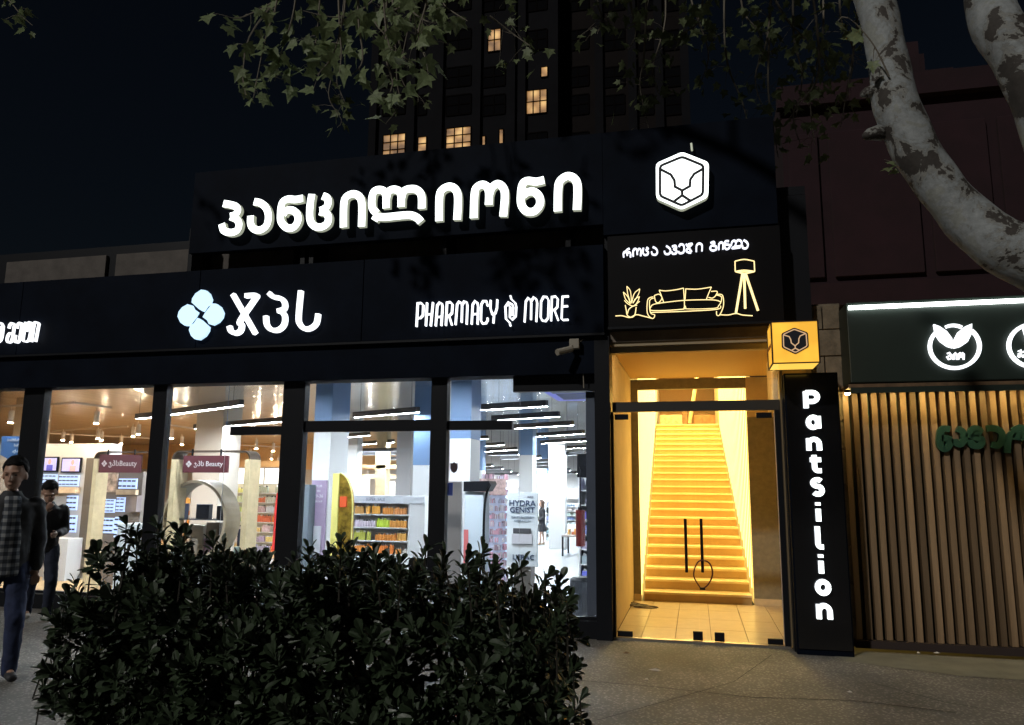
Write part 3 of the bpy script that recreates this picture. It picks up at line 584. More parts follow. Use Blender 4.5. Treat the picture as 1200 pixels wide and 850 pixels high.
bx(-.12, .12, 12.2, ST_Y1 + .5, 4.80, 4.826).build('added_lamp', glow('added_stair_light', (1., .76, .27), 85.), SW)  # added lamp, out of view, brightens the steps evenly
bx(-1.1, 1.1, ST_Y1 + 2.6, ST_Y1 + 2.7, ztop, 4.82).build('end_wall', mat('brown_wall', (.33, .2, .1), .7), SW)
# stacked goods at the stair head
for k, (x0, x1, y0, y1, lab, c) in enumerate([(773, 800, 487, 496, 'pale flat carton stacked at the head of the stairs, left one', (.55, .42, .28)), (800, 806, 478, 496, 'narrow dark crate between cartons at the head of the stairs', (.2, .12, .06)), (813, 838, 487, 496, 'brown wicker basket at the head of the stairs on the right', (.28, .15, .07))]):
    r_ = rect(x0, y0, x1, y1, ST_Y1 + 1); o = MB().box(r_[0], r_[1], ST_Y1 + .8, ST_Y1 + 1.2, ztop, max(r_[3], ztop + .2)).build('carton', mat('carton%d' % k, c, .8, nz=.3, ns=10), bev=.02); tag(o, lab, 'box')
r_ = rect(809, 455, 813, 496, ST_Y1 + .6); M = None
o = MB().tube([at(808, 496, ST_Y1 + .7), at(817, 440, ST_Y1 + .7)], .05, 6).build('leaning_board', CREAM); tag(o, 'pale narrow board leaning at the head of the stairs', 'board')
# coil of cable on the tiles
p = at(757, 711, 10.8); mb = MB(); 
for k in range(3): mb.tube([Vector((p.x - .12 * k + .16 * math.cos(a), 10.75 + .09 * math.sin(a) + .03 * k, .025 + .012 * k)) for a in [i * math.tau / 14 + k for i in range(15)]], .009, 5)
tag(mb.build('cable_coil', mat('dark_rubber', (.08, .06, .05), .6)), 'loose coil of cable lying on the vestibule tiles', 'cable')
# metal jamb strips right of door
JM = thing('metal_door_jamb', 'upright sand coloured metal jamb strips between glass door and black sign', 'door jamb', (.91, 8.6, 0))
bx(.902, .918, 8.50, 8.62, .025, 3.19).build('strip', mat('jamb_metal', (.3, .23, .14), .4, .6), JM); bx(.92, .929, 8.42, 8.6, 0, 3.19).build('strip', FRAME, JM)
# ================================================================== STONE WALL + GREEN SHOP
WL = thing('stone_party_wall', 'bare brown stone block wall between black sign and green shop', 'wall', (1.4, 8.9, 0))
bx(.985, 1.62, 8.90, 9.2, 0, 3.66).build('core', STONE, WL)
zz = 0; k = 0
while zz < 3.6:
    hgt = .3 + .04 * ((k * 7) % 3); x = .99 - .2 * (k % 2)
    while x < 1.6:
        bx(max(x, .99) + .006, min(x + .44, 1.615) - .006, 8.86 - .008 * random.random(), 8.905, zz + .006, min(zz + hgt, 3.64) - .006).build('stone_block', STONE, WL, bev=.006) if min(x + .44, 1.615) - max(x, .99) > .05 else 0
        x += .44
    zz += hgt; k += 1
GS = thing('green_shop', 'green fronted shop clad in upright timber slats below a dark green sign box', 'building', (3, 8.9, 0))
bx(1.56, 8, 8.96, 9.1, 0, 3.6).build('back_panel', mat('dark_green_backing', (.008, .02, .014), .7), GS)
bx(1.56, 8, 8.80, 8.955, 0, .075).build('plinth', mat('brown_plinth', (.03, .018, .015), .8), GS)
slm = bx(0, .056, 8.84, 8.955, .08, 2.72).mesh('slat', SLATW)
x = 1.585; k = 0
while x < 7.9:
    o = put('slat', slm, GS); o.location = Vector((x, 0, 0)) ; o.matrix_parent_inverse = Matrix.Translation(-GS.location)
    o.location.z = random.uniform(-.004, .004)
    if k % 5 in (2,): bx(x + .058, x + .072, 8.90, 8.955, .08, 2.7).build('green_batten', mat('green_batten', (.01, .1, .06), .5) if k == 2 else bpy.data.materials['green_batten'], GS)
    x += .0955; k += 1
bx(1.6, 8, 8.42, 8.958, 2.70, 3.555).build('sign_box', GREENB, GS, bev=.01)
bx(1.6, 8, 8.442, 8.46, 2.595, 2.654).build('front_lip', GREENB, GS)
bx(1.58, 8, 8.44, 8.95, 2.655, 2.69).build('sign_box_flashing', mat('rusty_flashing', (.12, .07, .035), .7, nz=.4, ns=12), GS)
r_ = rect(995, 360, 1210, 357, 8.38)
bx(1.62, 8, 8.385, 8.418, 3.475, 3.512).build('led_tube', TUBE, GS)
# small warm strip lamps under the sign box
DW = glow('warm_downlight', (1., .72, .26), 165)
for x in (1.61, 1.86, 2.12, 2.4, 2.66, 2.92, 3.2, 3.5, 3.8, 4.1):
    pd = MB().cyl(x, 8.68, 2.652 if x > 1.7 else 2.625, 2.6545, .034, 12).build('downlight', FRAME, GS); MB().cyl(x, 8.68, 2.645 if x > 1.7 else 2.61, 2.6515 if x > 1.7 else 2.6245, .03 if x > 1.7 else .026, 12).build('lens', DW, pd)
# round emblems
Zg = lambda u, v: (1060 + u / 4.25, 340 + v / 4.25)
LG = glow('shop_sign_light', (.93, .97, 1), 1.8)
for nm, cxp, lab in (('round_leaf_sign', 252, 'round white glowing ring sign with two leaves on the green sign box'), ('round_ring_sign', 645, 'second glowing ring sign on the green box, cut by the right edge')):
    T = thing(nm, lab, 'sign', at(*Zg(cxp, 280), 8.38)); mb = MB()
    if cxp == 252:
        ribbon(mb, P2(Zg, circ(252, 280, 124, -48, 228, 30, 108), 8.38), .034, 8.38, 8.41, sm=False); ribbon(mb, P2(Zg, circ(245, 265, 90, -115, -62, 8, 90), 8.38), .03, 8.38, 8.41, sm=False); mb.build('ring', LG, T)
        for pl in ([(147, 170), (175, 180), (212, 205), (238, 240), (243, 288), (215, 280), (180, 255), (155, 220)], [(337, 167), (305, 180), (268, 210), (250, 245), (250, 290), (280, 282), (315, 258), (336, 215)]):
            MB().prism(P2(Zg, pl, 8.37), 8.37, 8.41).build('leaf_shape', LG, T)
        strokes_sign(T, Zg, 8.38, .02, .014, [[[(214, 316), (224, 312), (232, 322), (214, 333), (222, 344), (236, 340), (236, 328)]], [[(246, 346), (246, 322), (254, 314), (262, 322), (262, 346)]], [[(270, 346), (270, 320), (277, 314), (283, 322), (283, 336)], [(283, 322), (290, 314), (297, 320), (296, 346)]]], LG)
    else:
        ribbon(mb, P2(Zg, circ(650, 275, 128, 0, 360, 36, 108), 8.38), .034, 8.38, 8.41, sm=False); mb.build('ring', LG, T)
        MB().prism(P2(Zg, [(592, 185), (640, 200), (650, 260), (610, 245)], 8.37), 8.37, 8.41).build('leaf_shape', LG, T)
        MB().prism(P2(Zg, [(700, 185), (660, 200), (655, 260), (690, 245)], 8.37), 8.37, 8.41).build('leaf_shape', LG, T)
        strokes_sign(T, Zg, 8.38, .02, .014, [[[(568, 305), (580, 300), (584, 312), (572, 318), (586, 328), (574, 332), (566, 326)]], [[(594, 305), (606, 312), (606, 328), (594, 332), (590, 322)]], [[(620, 332), (620, 306), (632, 304), (632, 332)]]], LG)
GL = thing('green_letter_sign', 'flat green Georgian letters mounted on the timber slats', 'sign', at(*Zg(380, 740), 8.8))
strokes_sign(GL, Zg, 8.79, .045, .066, [[[(228, 694), (200, 690), (182, 705), (178, 770), (200, 792), (222, 775), (222, 742), (185, 738)]],
    [[(262, 690), (290, 705), (298, 740), (280, 768), (255, 760), (250, 742)]], [[(318, 735), (345, 690), (375, 700), (350, 730), (385, 745), (375, 775), (338, 772), (330, 745)]],
    [[(412, 690), (455, 690), (485, 712), (485, 750), (465, 775), (435, 768)]], [[(512, 812), (518, 745), (548, 712), (560, 745)], [(540, 705), (575, 685), (600, 700)], [(556, 740), (580, 720), (600, 745)]],
    [[(640, 700), (660, 780)]], [[(700, 700), (720, 780)]]], GREENL, sm=True)
# small junction boxes by the sign edge
for px, py, w, h_, lab, c in ((912, 315, .05, .09, 'small beige junction box high beside the black sofa sign', (.3, .22, .13)), (928, 371, .075, .12, 'dull orange box on the wall above the yellow cube', (.3, .09, .04))):
    p = at(px, py, 8.84); tag(bx(p.x - w, p.x + w, 8.78, 8.858, p.z - h_, p.z + h_).build('junction_box', mat('jb%d' % px, c, .7, nz=.2), bev=.01), lab, 'box')
tag(MB().tube(smoothline([at(x, y, 8.7) for x, y in ((908, 268), (914, 290), (912, 330), (917, 360), (918, 380))]), .008, 6).build('wall_cable', GM), 'thin pale cable running down beside the black sofa sign', 'cable')
# ================================================================== STORE INTERIOR
FZ = -.4; CZ = 3.55; YB = 34.0; XL = -32.0
g = MB(); g.v = [(-11.5, 8.8, FZ), (-.98, 8.8, FZ), (-.98, YB, FZ), (-15.5, YB, FZ), (-9.8, 14, FZ)]; g.f = [(0, 1, 2, 3, 4)]; g.c = [None]; struct('store_floor', g, FLOORI)
g = MB(); g.v = [(XL, 8.8, FZ), (-11.5, 8.8, FZ), (-9.8, 14, FZ), (-15.5, YB, FZ), (XL, YB, FZ)]; g.f = [(0, 1, 2, 3, 4)]; g.c = [None]; struct('wood_floor', g, FLOORW)
g = MB(); g.v = [(-9.9, 8.8, CZ), (-.98, 8.8, CZ), (-.98, YB, CZ), (-18.5, YB, CZ), (-12.6, 17, CZ)]; g.f = [(0, 4, 3, 2, 1)]; g.c = [None]; struct('store_ceiling', g, CEILI)
g = MB(); g.v = [(XL, 8.8, CZ), (-9.9, 8.8, CZ), (-12.6, 17, CZ), (-18.5, YB, CZ), (XL, YB, CZ)]; g.f = [(0, 4, 3, 2, 1)]; g.c = [None]; struct('wood_ceiling', g, CEILW)
struct('store_front_inner_wall', bx(XL, -.98, 8.76, 8.8, 2.9, CZ), WHITE)
struct('store_left_wall', bx(XL - .1, XL, 8.8, YB, FZ, CZ), BEIGE)
WOW = mat('warm_wall_paint', (.8, .55, .3), .7)
struct('store_back_wall', bx(XL, -.98, YB, YB + .1, FZ, CZ), mat('store_back_paint', (.6, .6, .6), .7))
struct('store_upper_wall', bx(XL, -13, YB - .06, YB - .005, 2.3, CZ), WOW)
struct('store_low_front', bx(XL, -1.0, 8.69, 8.78, FZ, .17), FRAME)
LH = mat('lamp_housing', (.02, .022, .026), .4)
GL_ = 'black linear lamps hanging from the ceiling'
def linlamp(a, b, label, wdt=.075):
    a = Vector(a); b = Vector(b); d = b - a; L = d.length; ang = math.atan2(d.y, d.x)
    T = thing('linear_lamp', label, 'ceiling lamp', tuple((a + b) / 2), GL_); T.rotation_euler.z = ang
    h = L / 2
    def loc(mb, n, m_, **k):
        o = mb.build(n, m_, None, **k); o.parent = T; return o
    mb = MB().box(-h, h, -wdt / 2, wdt / 2, .012, .12).box(-h, h, -wdt / 2, -wdt / 2 + .006, .004, .012).box(-h, h, wdt / 2 - .006, wdt / 2, .004, .012); loc(mb, 'housing', LH); loc(bx(-h + .01, h - .01, -wdt / 2 + .007, wdt / 2 - .007, .008, .0115), 'diffuser', LAMPW)
    for s_ in (-.8, .8): loc(MB().tube([(s_ * h, 0, .10), (s_ * h, 0, CZ - a.z)], .004, 4), 'suspension_cable', LH)
LL = [((553, 482), (641, 477), 'nearest linear lamp seen high in the right window'), ((577, 493.5), (655, 489), 'second linear lamp from the front in the right window'), ((603, 503), (671.5, 499), 'third linear lamp from the front in the right window'),
      ((619, 513), (684, 509), 'fourth linear lamp from the front in the right window'), ((634, 520.5), (695, 517), 'fifth linear lamp from the front in the right window'), ((648, 527), (699, 525), 'sixth linear lamp from the front in the right window'), ((661, 535), (698, 532.5), 'seventh linear lamp from the front, near the red cabinet'),
      ((553, 516), (571, 515), 'short visible linear lamp just right of the left white column'), ((553, 524.5), (590, 522), 'linear lamp second below the crossbar in the right window'), ((553, 531), (605, 527.5), 'linear lamp third below the crossbar in the right window'), ((572, 535), (608, 532.5), 'linear lamp fourth below the crossbar, touching the central column'), ((587, 539.5), (610, 537.5), 'linear lamp fifth below the crossbar, touching the central column'),
      ((565, 547.5), (577, 546.7), 'tiny far linear lamp at upper left of the far rows'), ((565, 551), (589, 549.5), 'far linear lamp left of the central column, second row'), ((565, 554.5), (599, 552.5), 'far linear lamp left of the central column, third row'), ((565, 558), (607, 555.5), 'far linear lamp left of the central column, lowest row'),
      ((624, 538), (633, 537.5), 'tiny linear lamp just right of the central column, top'), ((624, 542.5), (644, 541.5), 'far linear lamp right of the central column, second'), ((624, 546.3), (653, 545), 'far linear lamp right of the central column, third'), ((625, 550), (661, 548), 'far linear lamp right of the central column, fourth'), ((632, 553), (668, 551.5), 'far linear lamp right of the central column, fifth'), ((640, 556), (676, 554.5), 'far linear lamp right of the central column, sixth'),
      ((195, 487.5), (283, 476), 'long linear lamp high in the window with the wooden ring'), ((228, 503), (336, 494.5), 'second linear lamp below it in the window with the wooden ring'), ((160, 491.5), (188, 489), 'linear lamp end beside the post in the second window'),
      ((415, 490), (490, 484), 'single linear lamp in the top pane of the middle window'), ((386, 515), (432, 511), 'first linear lamp below the crossbar of the middle window'), ((386, 524.5), (461, 519), 'second linear lamp below the crossbar of the middle window'), ((392, 532), (487, 527), 'third and longest linear lamp of the middle window'), ((418, 536), (503, 530.5), 'fourth linear lamp of the middle window'), ((447, 540), (484, 538), 'fifth linear lamp of the middle window, near the column'), ((467, 544), (484, 542.8), 'smallest linear lamp beside the column in the middle window')]
for a, b, lab in LL:
    zz_ = 3.0
    pa, pb = atg(*a, zz_), atg(*b, zz_)
    if pa.y > YB - 2 or pb.y > YB - 2:      # far rows: keep the nearer depth limit, lower a little
        k = None
        ya = 27 + (a[1] - 540) * .35; pa = at(*a, ya); pb = at(*b, ya - .6)
    linlamp(pa, pb, lab, .09)
# lamp row added to light the display fronts, unseen above the window tops
for k, x in enumerate((-2.9, -5.0, -7.1, -9.2, -11.3, -13.4)):
    linlamp((x - .9, 10.2, 3.3), (x + .9, 9.9, 3.3), 'added linear lamp, unseen, just inside the glazing, counted leftwards from the entrance: ' + ('first', 'second', 'third', 'fourth', 'fifth', 'sixth')[k], .09)
# columns
def column(px0, px1, Y, lab, zblue=None, body=WHITE, d=.5, zb=None):
    r = rect(px0, 500, px1, 600, Y); T = thing('column', lab, 'column', ((r[0] + r[1]) / 2, Y + d / 2, FZ))
    if zblue is None: bx(r[0], r[1], Y, Y + d, FZ, CZ).build('shaft', body, T, bev=.01)
    else:
        bx(r[0], r[1], Y, Y + d, FZ, zblue).build('shaft', body, T); bx(r[0] - .004, r[1] + .004, Y - .004, Y + d + .004, zblue + .002, CZ).build('blue_band', BLUE, T)
    return T
column(527, 551, 11.6, 'broad white column at the left of the right window', 2.35, d=.55)
column(608, 624, 20.5, 'white column with a blue top in the middle of the right window', 2.45)
column(366, 386, 12.2, 'white column with a lilac poster in the middle window', 2.55, d=.7)
column(484, 503, 14.2, 'white column with blue top at the right of the middle window', 2.0)
column(406, 418, 23, 'slim pale column behind the yellow arch board', d=.4)
column(440, 452, 24, 'distant pale column between the lightboxes in the middle window', body=CREAM, d=.4)
column(464, 481, 19, 'grey white column left of the blue topped one', body=mat('grey_column', (.5, .5, .52), .6), d=.5)
column(226, 258, 16.5, 'beige and white column behind the wooden ring', body=mat('beige_column', (.62, .55, .47), .6), d=.8)
column(552, 565, 24, 'white column with blue top behind the dark topped stand', 2.1, d=.4)
column(630, 641, 30.5, 'far narrow white column behind the walking woman', 2.1, d=.4)
column(10, 29, 14.5, 'tan pillar behind the blue pennant at the far left', body=mat('tan_pillar', (.6, .48, .33), .6), d=.6)
column(643, 662, 25, 'wide white far column behind the low display table', d=.4)
# ---- far lightbox bands and shelf walls
def lightbox(px0, py0, px1, py1, Y, lab, n=1, m_=LBOX):
    r = rect(px0, py0, px1, py1, Y); T = thing('lightbox', lab, 'lightbox', ((r[0] + r[1]) / 2, Y, r[2]))
    w = (r[1] - r[0]) / n
    bx(r[0], r[1], Y + .02, Y + .1, r[2] - .03, r[3] + .03).build('frame', mat('lb_frame', (.5, .45, .4), .5), T)
    for i in range(n): bx(r[0] + i * w + .03, r[0] + (i + 1) * w - .03, Y, Y + .019, r[2], r[3]).build('panel', m_, T)
lightbox(252, 549, 329, 567, 21, 'long white lightbox band above the stocked shelves behind the ring', 4)
lightbox(200, 541, 214, 562, 20, 'small white lightbox left of the beige column', 1)
lightbox(407, 562, 432, 579, 26, 'white lightbox left of the distant pale column', 2); lightbox(443, 565, 463, 582, 26, 'white lightbox right of the distant pale column', 2); lightbox(478, 568, 487, 582, 25.5, 'narrow white lightbox beside the blue topped column')
lightbox(566, 572, 607, 586, 33.2, 'pale lit far window left of the central column', 4, LBLUE); lightbox(641, 573, 678, 584, 33.2, 'pale lit far window right of the walking woman', 3, LBLUE)
PAL_W = [(.75, .45, .15), (.85, .3, .05), (.8, .25, .06), (.7, .7, .6), (.9, .75, .3), (.7, .2, .1), (.5, .5, .55), (.8, .8, .75), (.6, .45, .4)]
PAL_C = [(.7, .75, .8), (.5, .6, .75), (.8, .8, .82), (.6, .3, .35), (.3, .4, .6), (.7, .55, .5), (.2, .25, .3)]
def shelfwall(px0, py0, px1, py1, Y, n, lab, pal, body=WHITE, dep=.4, dens=.07, name='shelf_unit', lit=None, z0=None):
    r = rect(px0, py0, px1, py1, Y); x0, x1, zb, zt = r
    if z0 is not None: zb = z0
    T = thing(name, lab, 'shelf', ((x0 + x1) / 2, Y + dep / 2, zb))
    bx(x0, x1, Y + dep - .03, Y + dep, zb, zt).build('back_panel', lit or body, T)
    for x in (x0 - .03, x1): bx(x, x + .03, Y, Y + dep, zb, zt).build('side_panel', body, T)
    h = (zt - zb) / n
    for i in range(n):
        z = zb + i * h + .02
        bx(x0, x1, Y, Y + dep - .032, z, z + .022).build('shelf', WHITE, T)
        mb = MB(); x = x0 + .02
        while x < x1 - .06:
            run = random.randint(3, 9); c = random.choice(pal); w = random.uniform(.7, 1.3) * dens; hh = h * random.uniform(.45, .8); cc_ = tuple(min(1, q * random.uniform(.8, 1.15)) for q in c)
            for k in range(run):
                if x + w > x1 - .02: break
                hk = hh * random.uniform(.95, 1.03)
                if random.random() > .06: mb.box(x, x + w * .86, Y + .03, Y + .03 + w, z + .023, z + .023 + hk * .8, cc_); mb.box(x + w * .25, x + w * .6, Y + .04, Y + .02 + w, z + .024 + hk * .8, z + .023 + hk, random.choice([(.85, .85, .85), cc_, (.1, .1, .1)]))
                x += w
            x += random.uniform(0, .05)
        mb.build('products', PROD, T, stuff=True)
    return T, r
shelfwall(262, 568, 331, 660, 20.6, 7, 'tall wall shelves crowded with orange and cream packages behind the ring', PAL_W, z0=FZ, lit=mat('lit_shelf_back', (.8, .75, .6), .6, em=(1, .85, .6), es=.12))
shelfwall(199, 565, 222, 660, 20.2, 6, 'narrow stocked shelf seen through the left half of the ring', PAL_W, z0=FZ)
T, r = shelfwall(413, 590, 478, 652, 13.5, 4, 'white gondola shelf with rows of orange and yellow bottles', [(.85, .3, .06), (.9, .5, .1), (.8, .75, .1), (.85, .4, .1), (.85, .8, .75), (.55, .6, .12)], dens=.05, dep=.35)
bx(r[0] - .03, r[1] + .32, 13.48, 13.86, r[3] + .002, r[3] + .14).build('header_board', mat('pale_header', (.72, .76, .84), .5), T); text('SUPER  SALE', (r[0] + r[1]) / 2 - .1, 13.475, r[3] + .07, .07, mat('header_print', (.2, .25, .4), .5), T, name='header_text')
bx(r[1] + .035, r[1] + .32, 13.5, 13.84, FZ, r[3]).build('side_cabinet', WHITE, T); bx(r[0] - .03, r[1] + .32, 13.5, 13.84, FZ, r[2] - .01).build('base', WHITE, T)
shelfwall(566, 592, 594, 640, 19, 6, 'shelf of small packages between the dark topped stand and the poster', PAL_C, dens=.08, z0=FZ, lit=LBLUE)
shelfwall(640, 588, 657, 636, 28.4, 6, 'far pale shelf just right of the walking woman', PAL_C, dens=.1, z0=FZ)
shelfwall(662, 590, 676, 628, 28, 5, 'far shelf with dark blue stock behind the low table', [(.1, .12, .25), (.6, .65, .7), (.3, .35, .5)], dens=.1, z0=.2)
shelfwall(605, 588, 630, 628, 31, 6, 'farthest pale shelf behind the poster edge', PAL_C, dens=.12, z0=FZ)
shelfwall(680, 560, 700, 700, 14.5, 8, 'wall shelf with purple blue price strips at the right window edge', [(.25, .25, .9), (.6, .65, .7), (.3, .3, .8)], dens=.12, z0=FZ)
for k, Y in enumerate((17, 22, 27)):   # rows of low gondolas across the left deep part
    pass
# curly light-lit cosmetics column beside dark topped stand
T = thing('cosmetics_tower', 'tall rounded cosmetics tower packed with small pink and white packs', 'display stand', tuple(at(577, 650, 13.6)))
p = at(575, 600, 13.6)
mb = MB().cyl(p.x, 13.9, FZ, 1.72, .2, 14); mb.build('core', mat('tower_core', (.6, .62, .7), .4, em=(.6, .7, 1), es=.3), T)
mb = MB()
for k in range(420):
    a = random.uniform(math.pi, math.tau); z_ = FZ + .3 + .14 * random.randint(0, 13); rr_ = .235
    w_q = random.uniform(.014, .03); mb.box(-w_q, w_q, -.02, .02, 0, random.uniform(.05, .11), random.choice([(.8, .75, .78), (.75, .4, .5), (.3, .2, .25), (.6, .6, .75)]), Matrix.Translation((p.x + rr_ * math.cos(a), 13.9 + rr_ * math.sin(a), z_)) @ Matrix.Rotation(a + math.pi / 2, 4, 'Z'))
mb.build('small_packs', PROD, T, stuff=True)
bx(p.x - .26, p.x + .26, 13.62, 13.68, 1.45, 1.74).build('photo_header', mat('pink_photo_print', (.6, .42, .4), .5, nz=.5, ns=9), T)
# dark-topped brand stand with side text
r = rect(544, 566, 570, 655, 11.4); T = thing('brand_display_stand', 'white display stand with a curved black top and a red patch', 'display stand', ((r[0] + r[1]) / 2, 11.5, FZ))
bx(r[0], r[1] - .05, 11.4, 11.75, FZ, r[3] - .14).build('body', mat('pale_stand_body', (.6, .68, .76), .5), T, bev=.01)
MB().prism([(r[0] - .01, r[3] - .13), (r[0] - .01, r[3] + .02), (r[1] + .04, r[3] + .03), (r[1] + .06, r[3] - .02), (r[1] - .01, r[3] - .13)], 11.36, 11.78).build('top', FRAME, T)
MB().tube(smoothline([(r[1] + .05, 11.4, r[3] - .02), (r[1] - .02, 11.4, r[3] - .25), (r[1] - .04, 11.4, .9), (r[1] - .01, 11.4, FZ + .02)]), .02, 6).build('edge_trim', FRAME, T)
text('DESIGN', (r[0] + r[1]) / 2 + .04, 11.396, r[3] - .45, .09, INK, T, name='side_lettering', rot=(math.pi / 2, 0, 0), ext=.001) if False else None
me_ = text('wet n wild', 0, 0, 0, .1, INK, T, name='side_lettering'); me_.parent = T; me_.data.transform(Matrix.Translation(((r[0] + r[1]) / 2 + .03, 11.395, r[3] - .45)) @ Matrix.Rotation(math.pi / 2, 4, 'Y'))
bx(r[0] + .0, r[0] + .07, 11.392, 11.399, .45, .95).build('red_patch', mat('coral_print', (.6, .15, .15), .5), T)
# HYDRA GENIST poster board
r = rect(594, 577, 630, 664, 10.9); cxm = (r[0] + r[1]) / 2; PT = thing('poster_stand', 'white skincare poster reading HYDRA GENIST behind the glass', 'poster', (cxm, 10.9, FZ))
bx(r[0], r[1], 10.9, 10.94, max(FZ, r[2]), r[3]).build('board', mat('poster_white', (.82, .88, .93), .5), PT, bev=.004)
bx(r[0] + .1, r[1] - .1, 10.92, 11.2, FZ, max(FZ, r[2])).build('foot', STEEL, PT)
PI_ = mat('poster_ink', (.03, .06, .14), .5); PI2 = mat('poster_soft_ink', (.3, .38, .5), .5)
H_ = r[3] - r[2]
text('HYDRA', cxm, 10.895, r[3] - .155 * H_, .118, PI_, PT, off=.0015); text('GENIST', cxm, 10.895, r[3] - .245 * H_, .112, PI_, PT, off=.0015)
text('SERUM-IN-CREAM', cxm, 10.895, r[3] - .34 * H_, .042, PI2, PT); text('HYDRATION', cxm, 10.895, r[3] - .39 * H_, .042, PI2, PT)
text('auto', cxm + .12, 10.895, r[3] - .06 * H_, .05, PI_, PT); text('LIERAC', cxm + .02, 10.895, r[3] - .88 * H_, .1, PI_, PT)
bx(cxm - .13, cxm + .13, 10.88, 10.898, r[3] - .56 * H_, r[3] - .49 * H_).build('jar_lid', mat('jar_lid_print', (.08, .08, .09), .3), PT); bx(cxm - .15, cxm + .15, 10.882, 10.898, r[3] - .70 * H_, r[3] - .565 * H_).build('jar_body', mat('jar_print', (.6, .6, .66), .3), PT, bev=.004)
# leaning grey panel at the far left of that window
r = rect(521, 564, 540, 650, 10.2); tag(bx(r[0], r[1], 10.2, 10.26, FZ, r[3]).build('upright_board', mat('taupe_panel', (.35, .33, .33), .5), bev=.01), 'plain taupe display panel just right of the thick window post', 'panel')
# low black table with goods
p0, p1 = atg(658, 652, FZ), atg(700, 655, FZ); y_ = p0.y; r = rect(658, 628, 700, 652, y_)
T = thing('display_table', 'low black framed display table on the pale store floor', 'table', ((r[0] + r[1]) / 2, y_, FZ))
bx(r[0], r[1] + .4, y_, y_ + 1.1, r[3] - .04, r[3]).build('tabletop', mat('table_top', (.25, .22, .2), .5), T)
for x_ in (r[0] + .03, r[1] - .15, r[1] + .37):
    for yy in (y_ + .03, y_ + 1.05): bx(x_ - .025, x_ + .025, yy - .025, yy + .025, FZ, r[3] - .042).build('leg', FRAME, T)
mb = MB()
for k in range(16): x_ = r[0] + .1 + .06 * k + random.random() * .02; mb.box(x_, x_ + .05, y_ + .2 + random.random() * .4, y_ + .7, r[3] + .001, r[3] + .06 + random.random() * .12, random.choice(PAL_W))
tag(mb.build('table_goods', PROD, None, stuff=True), 'small mixed packages laid out on the low black table', 'goods')
# red cabinet / fire extinguisher on the right, bin
r = rect(673.5, 598, 684.5, 641, 11.0); T = thing('red_cylinder_lamp', 'dark red upright cylinder hanging near the right window edge', 'cylinder', ((r[0] + r[1]) / 2, 11.1, r[2]))
MB().cyl((r[0] + r[1]) / 2, 11.1, r[2], r[3], (r[1] - r[0]) / 2, 18).build('body', mat('dark_red_enamel', (.12, .015, .015), .35), T, smooth=False); MB().cyl((r[0] + r[1]) / 2, 11.1, r[3], r[3] + .04, .035, 12).build('cap', FRAME, T)
MB().tube([((r[0] + r[1]) / 2, 11.1, r[3]), ((r[0] + r[1]) / 2, 11.1, 1.9)], .012, 6).build('rod', FRAME, T)
r = rect(676, 532, 689, 552, 12); tag(bx(r[0], r[1] + .1, 12, 12.2, r[2] - .1, r[3]).build('wall_speaker', FRAME, bev=.01), 'black box with a pale emblem high at the right window edge', 'box')
p = atg(680, 722, FZ); T = thing('waste_bin', 'dark rounded waste bin on the floor behind the right window', 'bin', (p.x, p.y, FZ))
p = at(681, 700, 10.8); MB().cyl(p.x, 10.9, FZ, .33, .15, 20, .17).build('body', mat('bin_plastic', (.03, .035, .045), .4), T); MB().cyl(p.x, 10.9, .332, .37, .175, 20, .12).build('lid', FRAME, T)
# air conditioner cassette
r0 = atg(650, 470, CZ); T = thing('ceiling_air_unit', 'bluish square air unit with slatted grille in the ceiling', 'air conditioner', (r0.x, r0.y, CZ))
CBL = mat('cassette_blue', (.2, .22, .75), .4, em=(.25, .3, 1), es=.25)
q0, q1 = atg(625, 459, CZ - .12), atg(697, 490, CZ - .12)
xx0, xx1 = q0.x + .2, q0.x + 1.6; yy0, yy1 = q0.y - .3, q0.y + 1.6
bx(xx0, xx1, yy0, yy1, CZ - .14, CZ - .001).build('casing', CBL, T, bev=.02)
bx(xx0 + .15, xx1 - .15, yy0 - .0 + .15, yy0 + .5, CZ - .146, CZ - .141).build('grille', mat('grille_dark', (.12, .14, .2), .5), T)
for k in range(5): bx(xx0 + .2, xx1 - .2, yy0 + .58 + .2 * k, yy0 + .7 + .2 * k, CZ - .155, CZ - .141).build('louvre', mat('louvre_grey' , (.15, .18, .28), .5) if k == 0 else bpy.data.materials['louvre_grey'], T)
# lilac poster on column, yellow arch board
r = rect(363, 563, 380, 652, 12.1); T = thing('lilac_poster', 'lilac vertical poster with white print on the white column', 'poster', ((r[0] + r[1]) / 2, 12.1, r[2]))
bx(r[0], r[1], 12.12, 12.17, r[2], r[3]).build('board', LILAC, T); cxm = (r[0] + r[1]) / 2
for dz_, s_, sz in ((.1, 'PLUS', .055), (.18, 'the', .05), (.27, '19-36', .075), (.36, 'GROUP', .045)): text(s_, cxm, 12.115, r[3] - dz_, sz, WHITE, T)
bx(cxm - .08, cxm + .08, 12.10, 12.119, r[2] + .02, r[2] + .5).build('white_label', mat('label_white', (.7, .72, .78), .5), T)
r = rect(349, 568, 361, 655, 11.9); tag(bx(r[0], r[1], 11.9, 12.3, FZ, r[3]).build('cabinet', mat('slate_cabinet', (.16, .2, .24), .5), bev=.02), 'slate grey cabinet with blue lettering left of the lilac poster', 'cabinet')
r = rect(388, 555, 412, 655, 11.6); T = thing('yellow_arch_display', 'yellow half arch display board with golden crumpled foil', 'display stand', ((r[0] + r[1]) / 2, 11.7, FZ))
xs_, zt = r[0], r[3]
bx(r[0], r[0] + .11, 11.6, 11.66, FZ, zt).build('side_board', YELL, T)
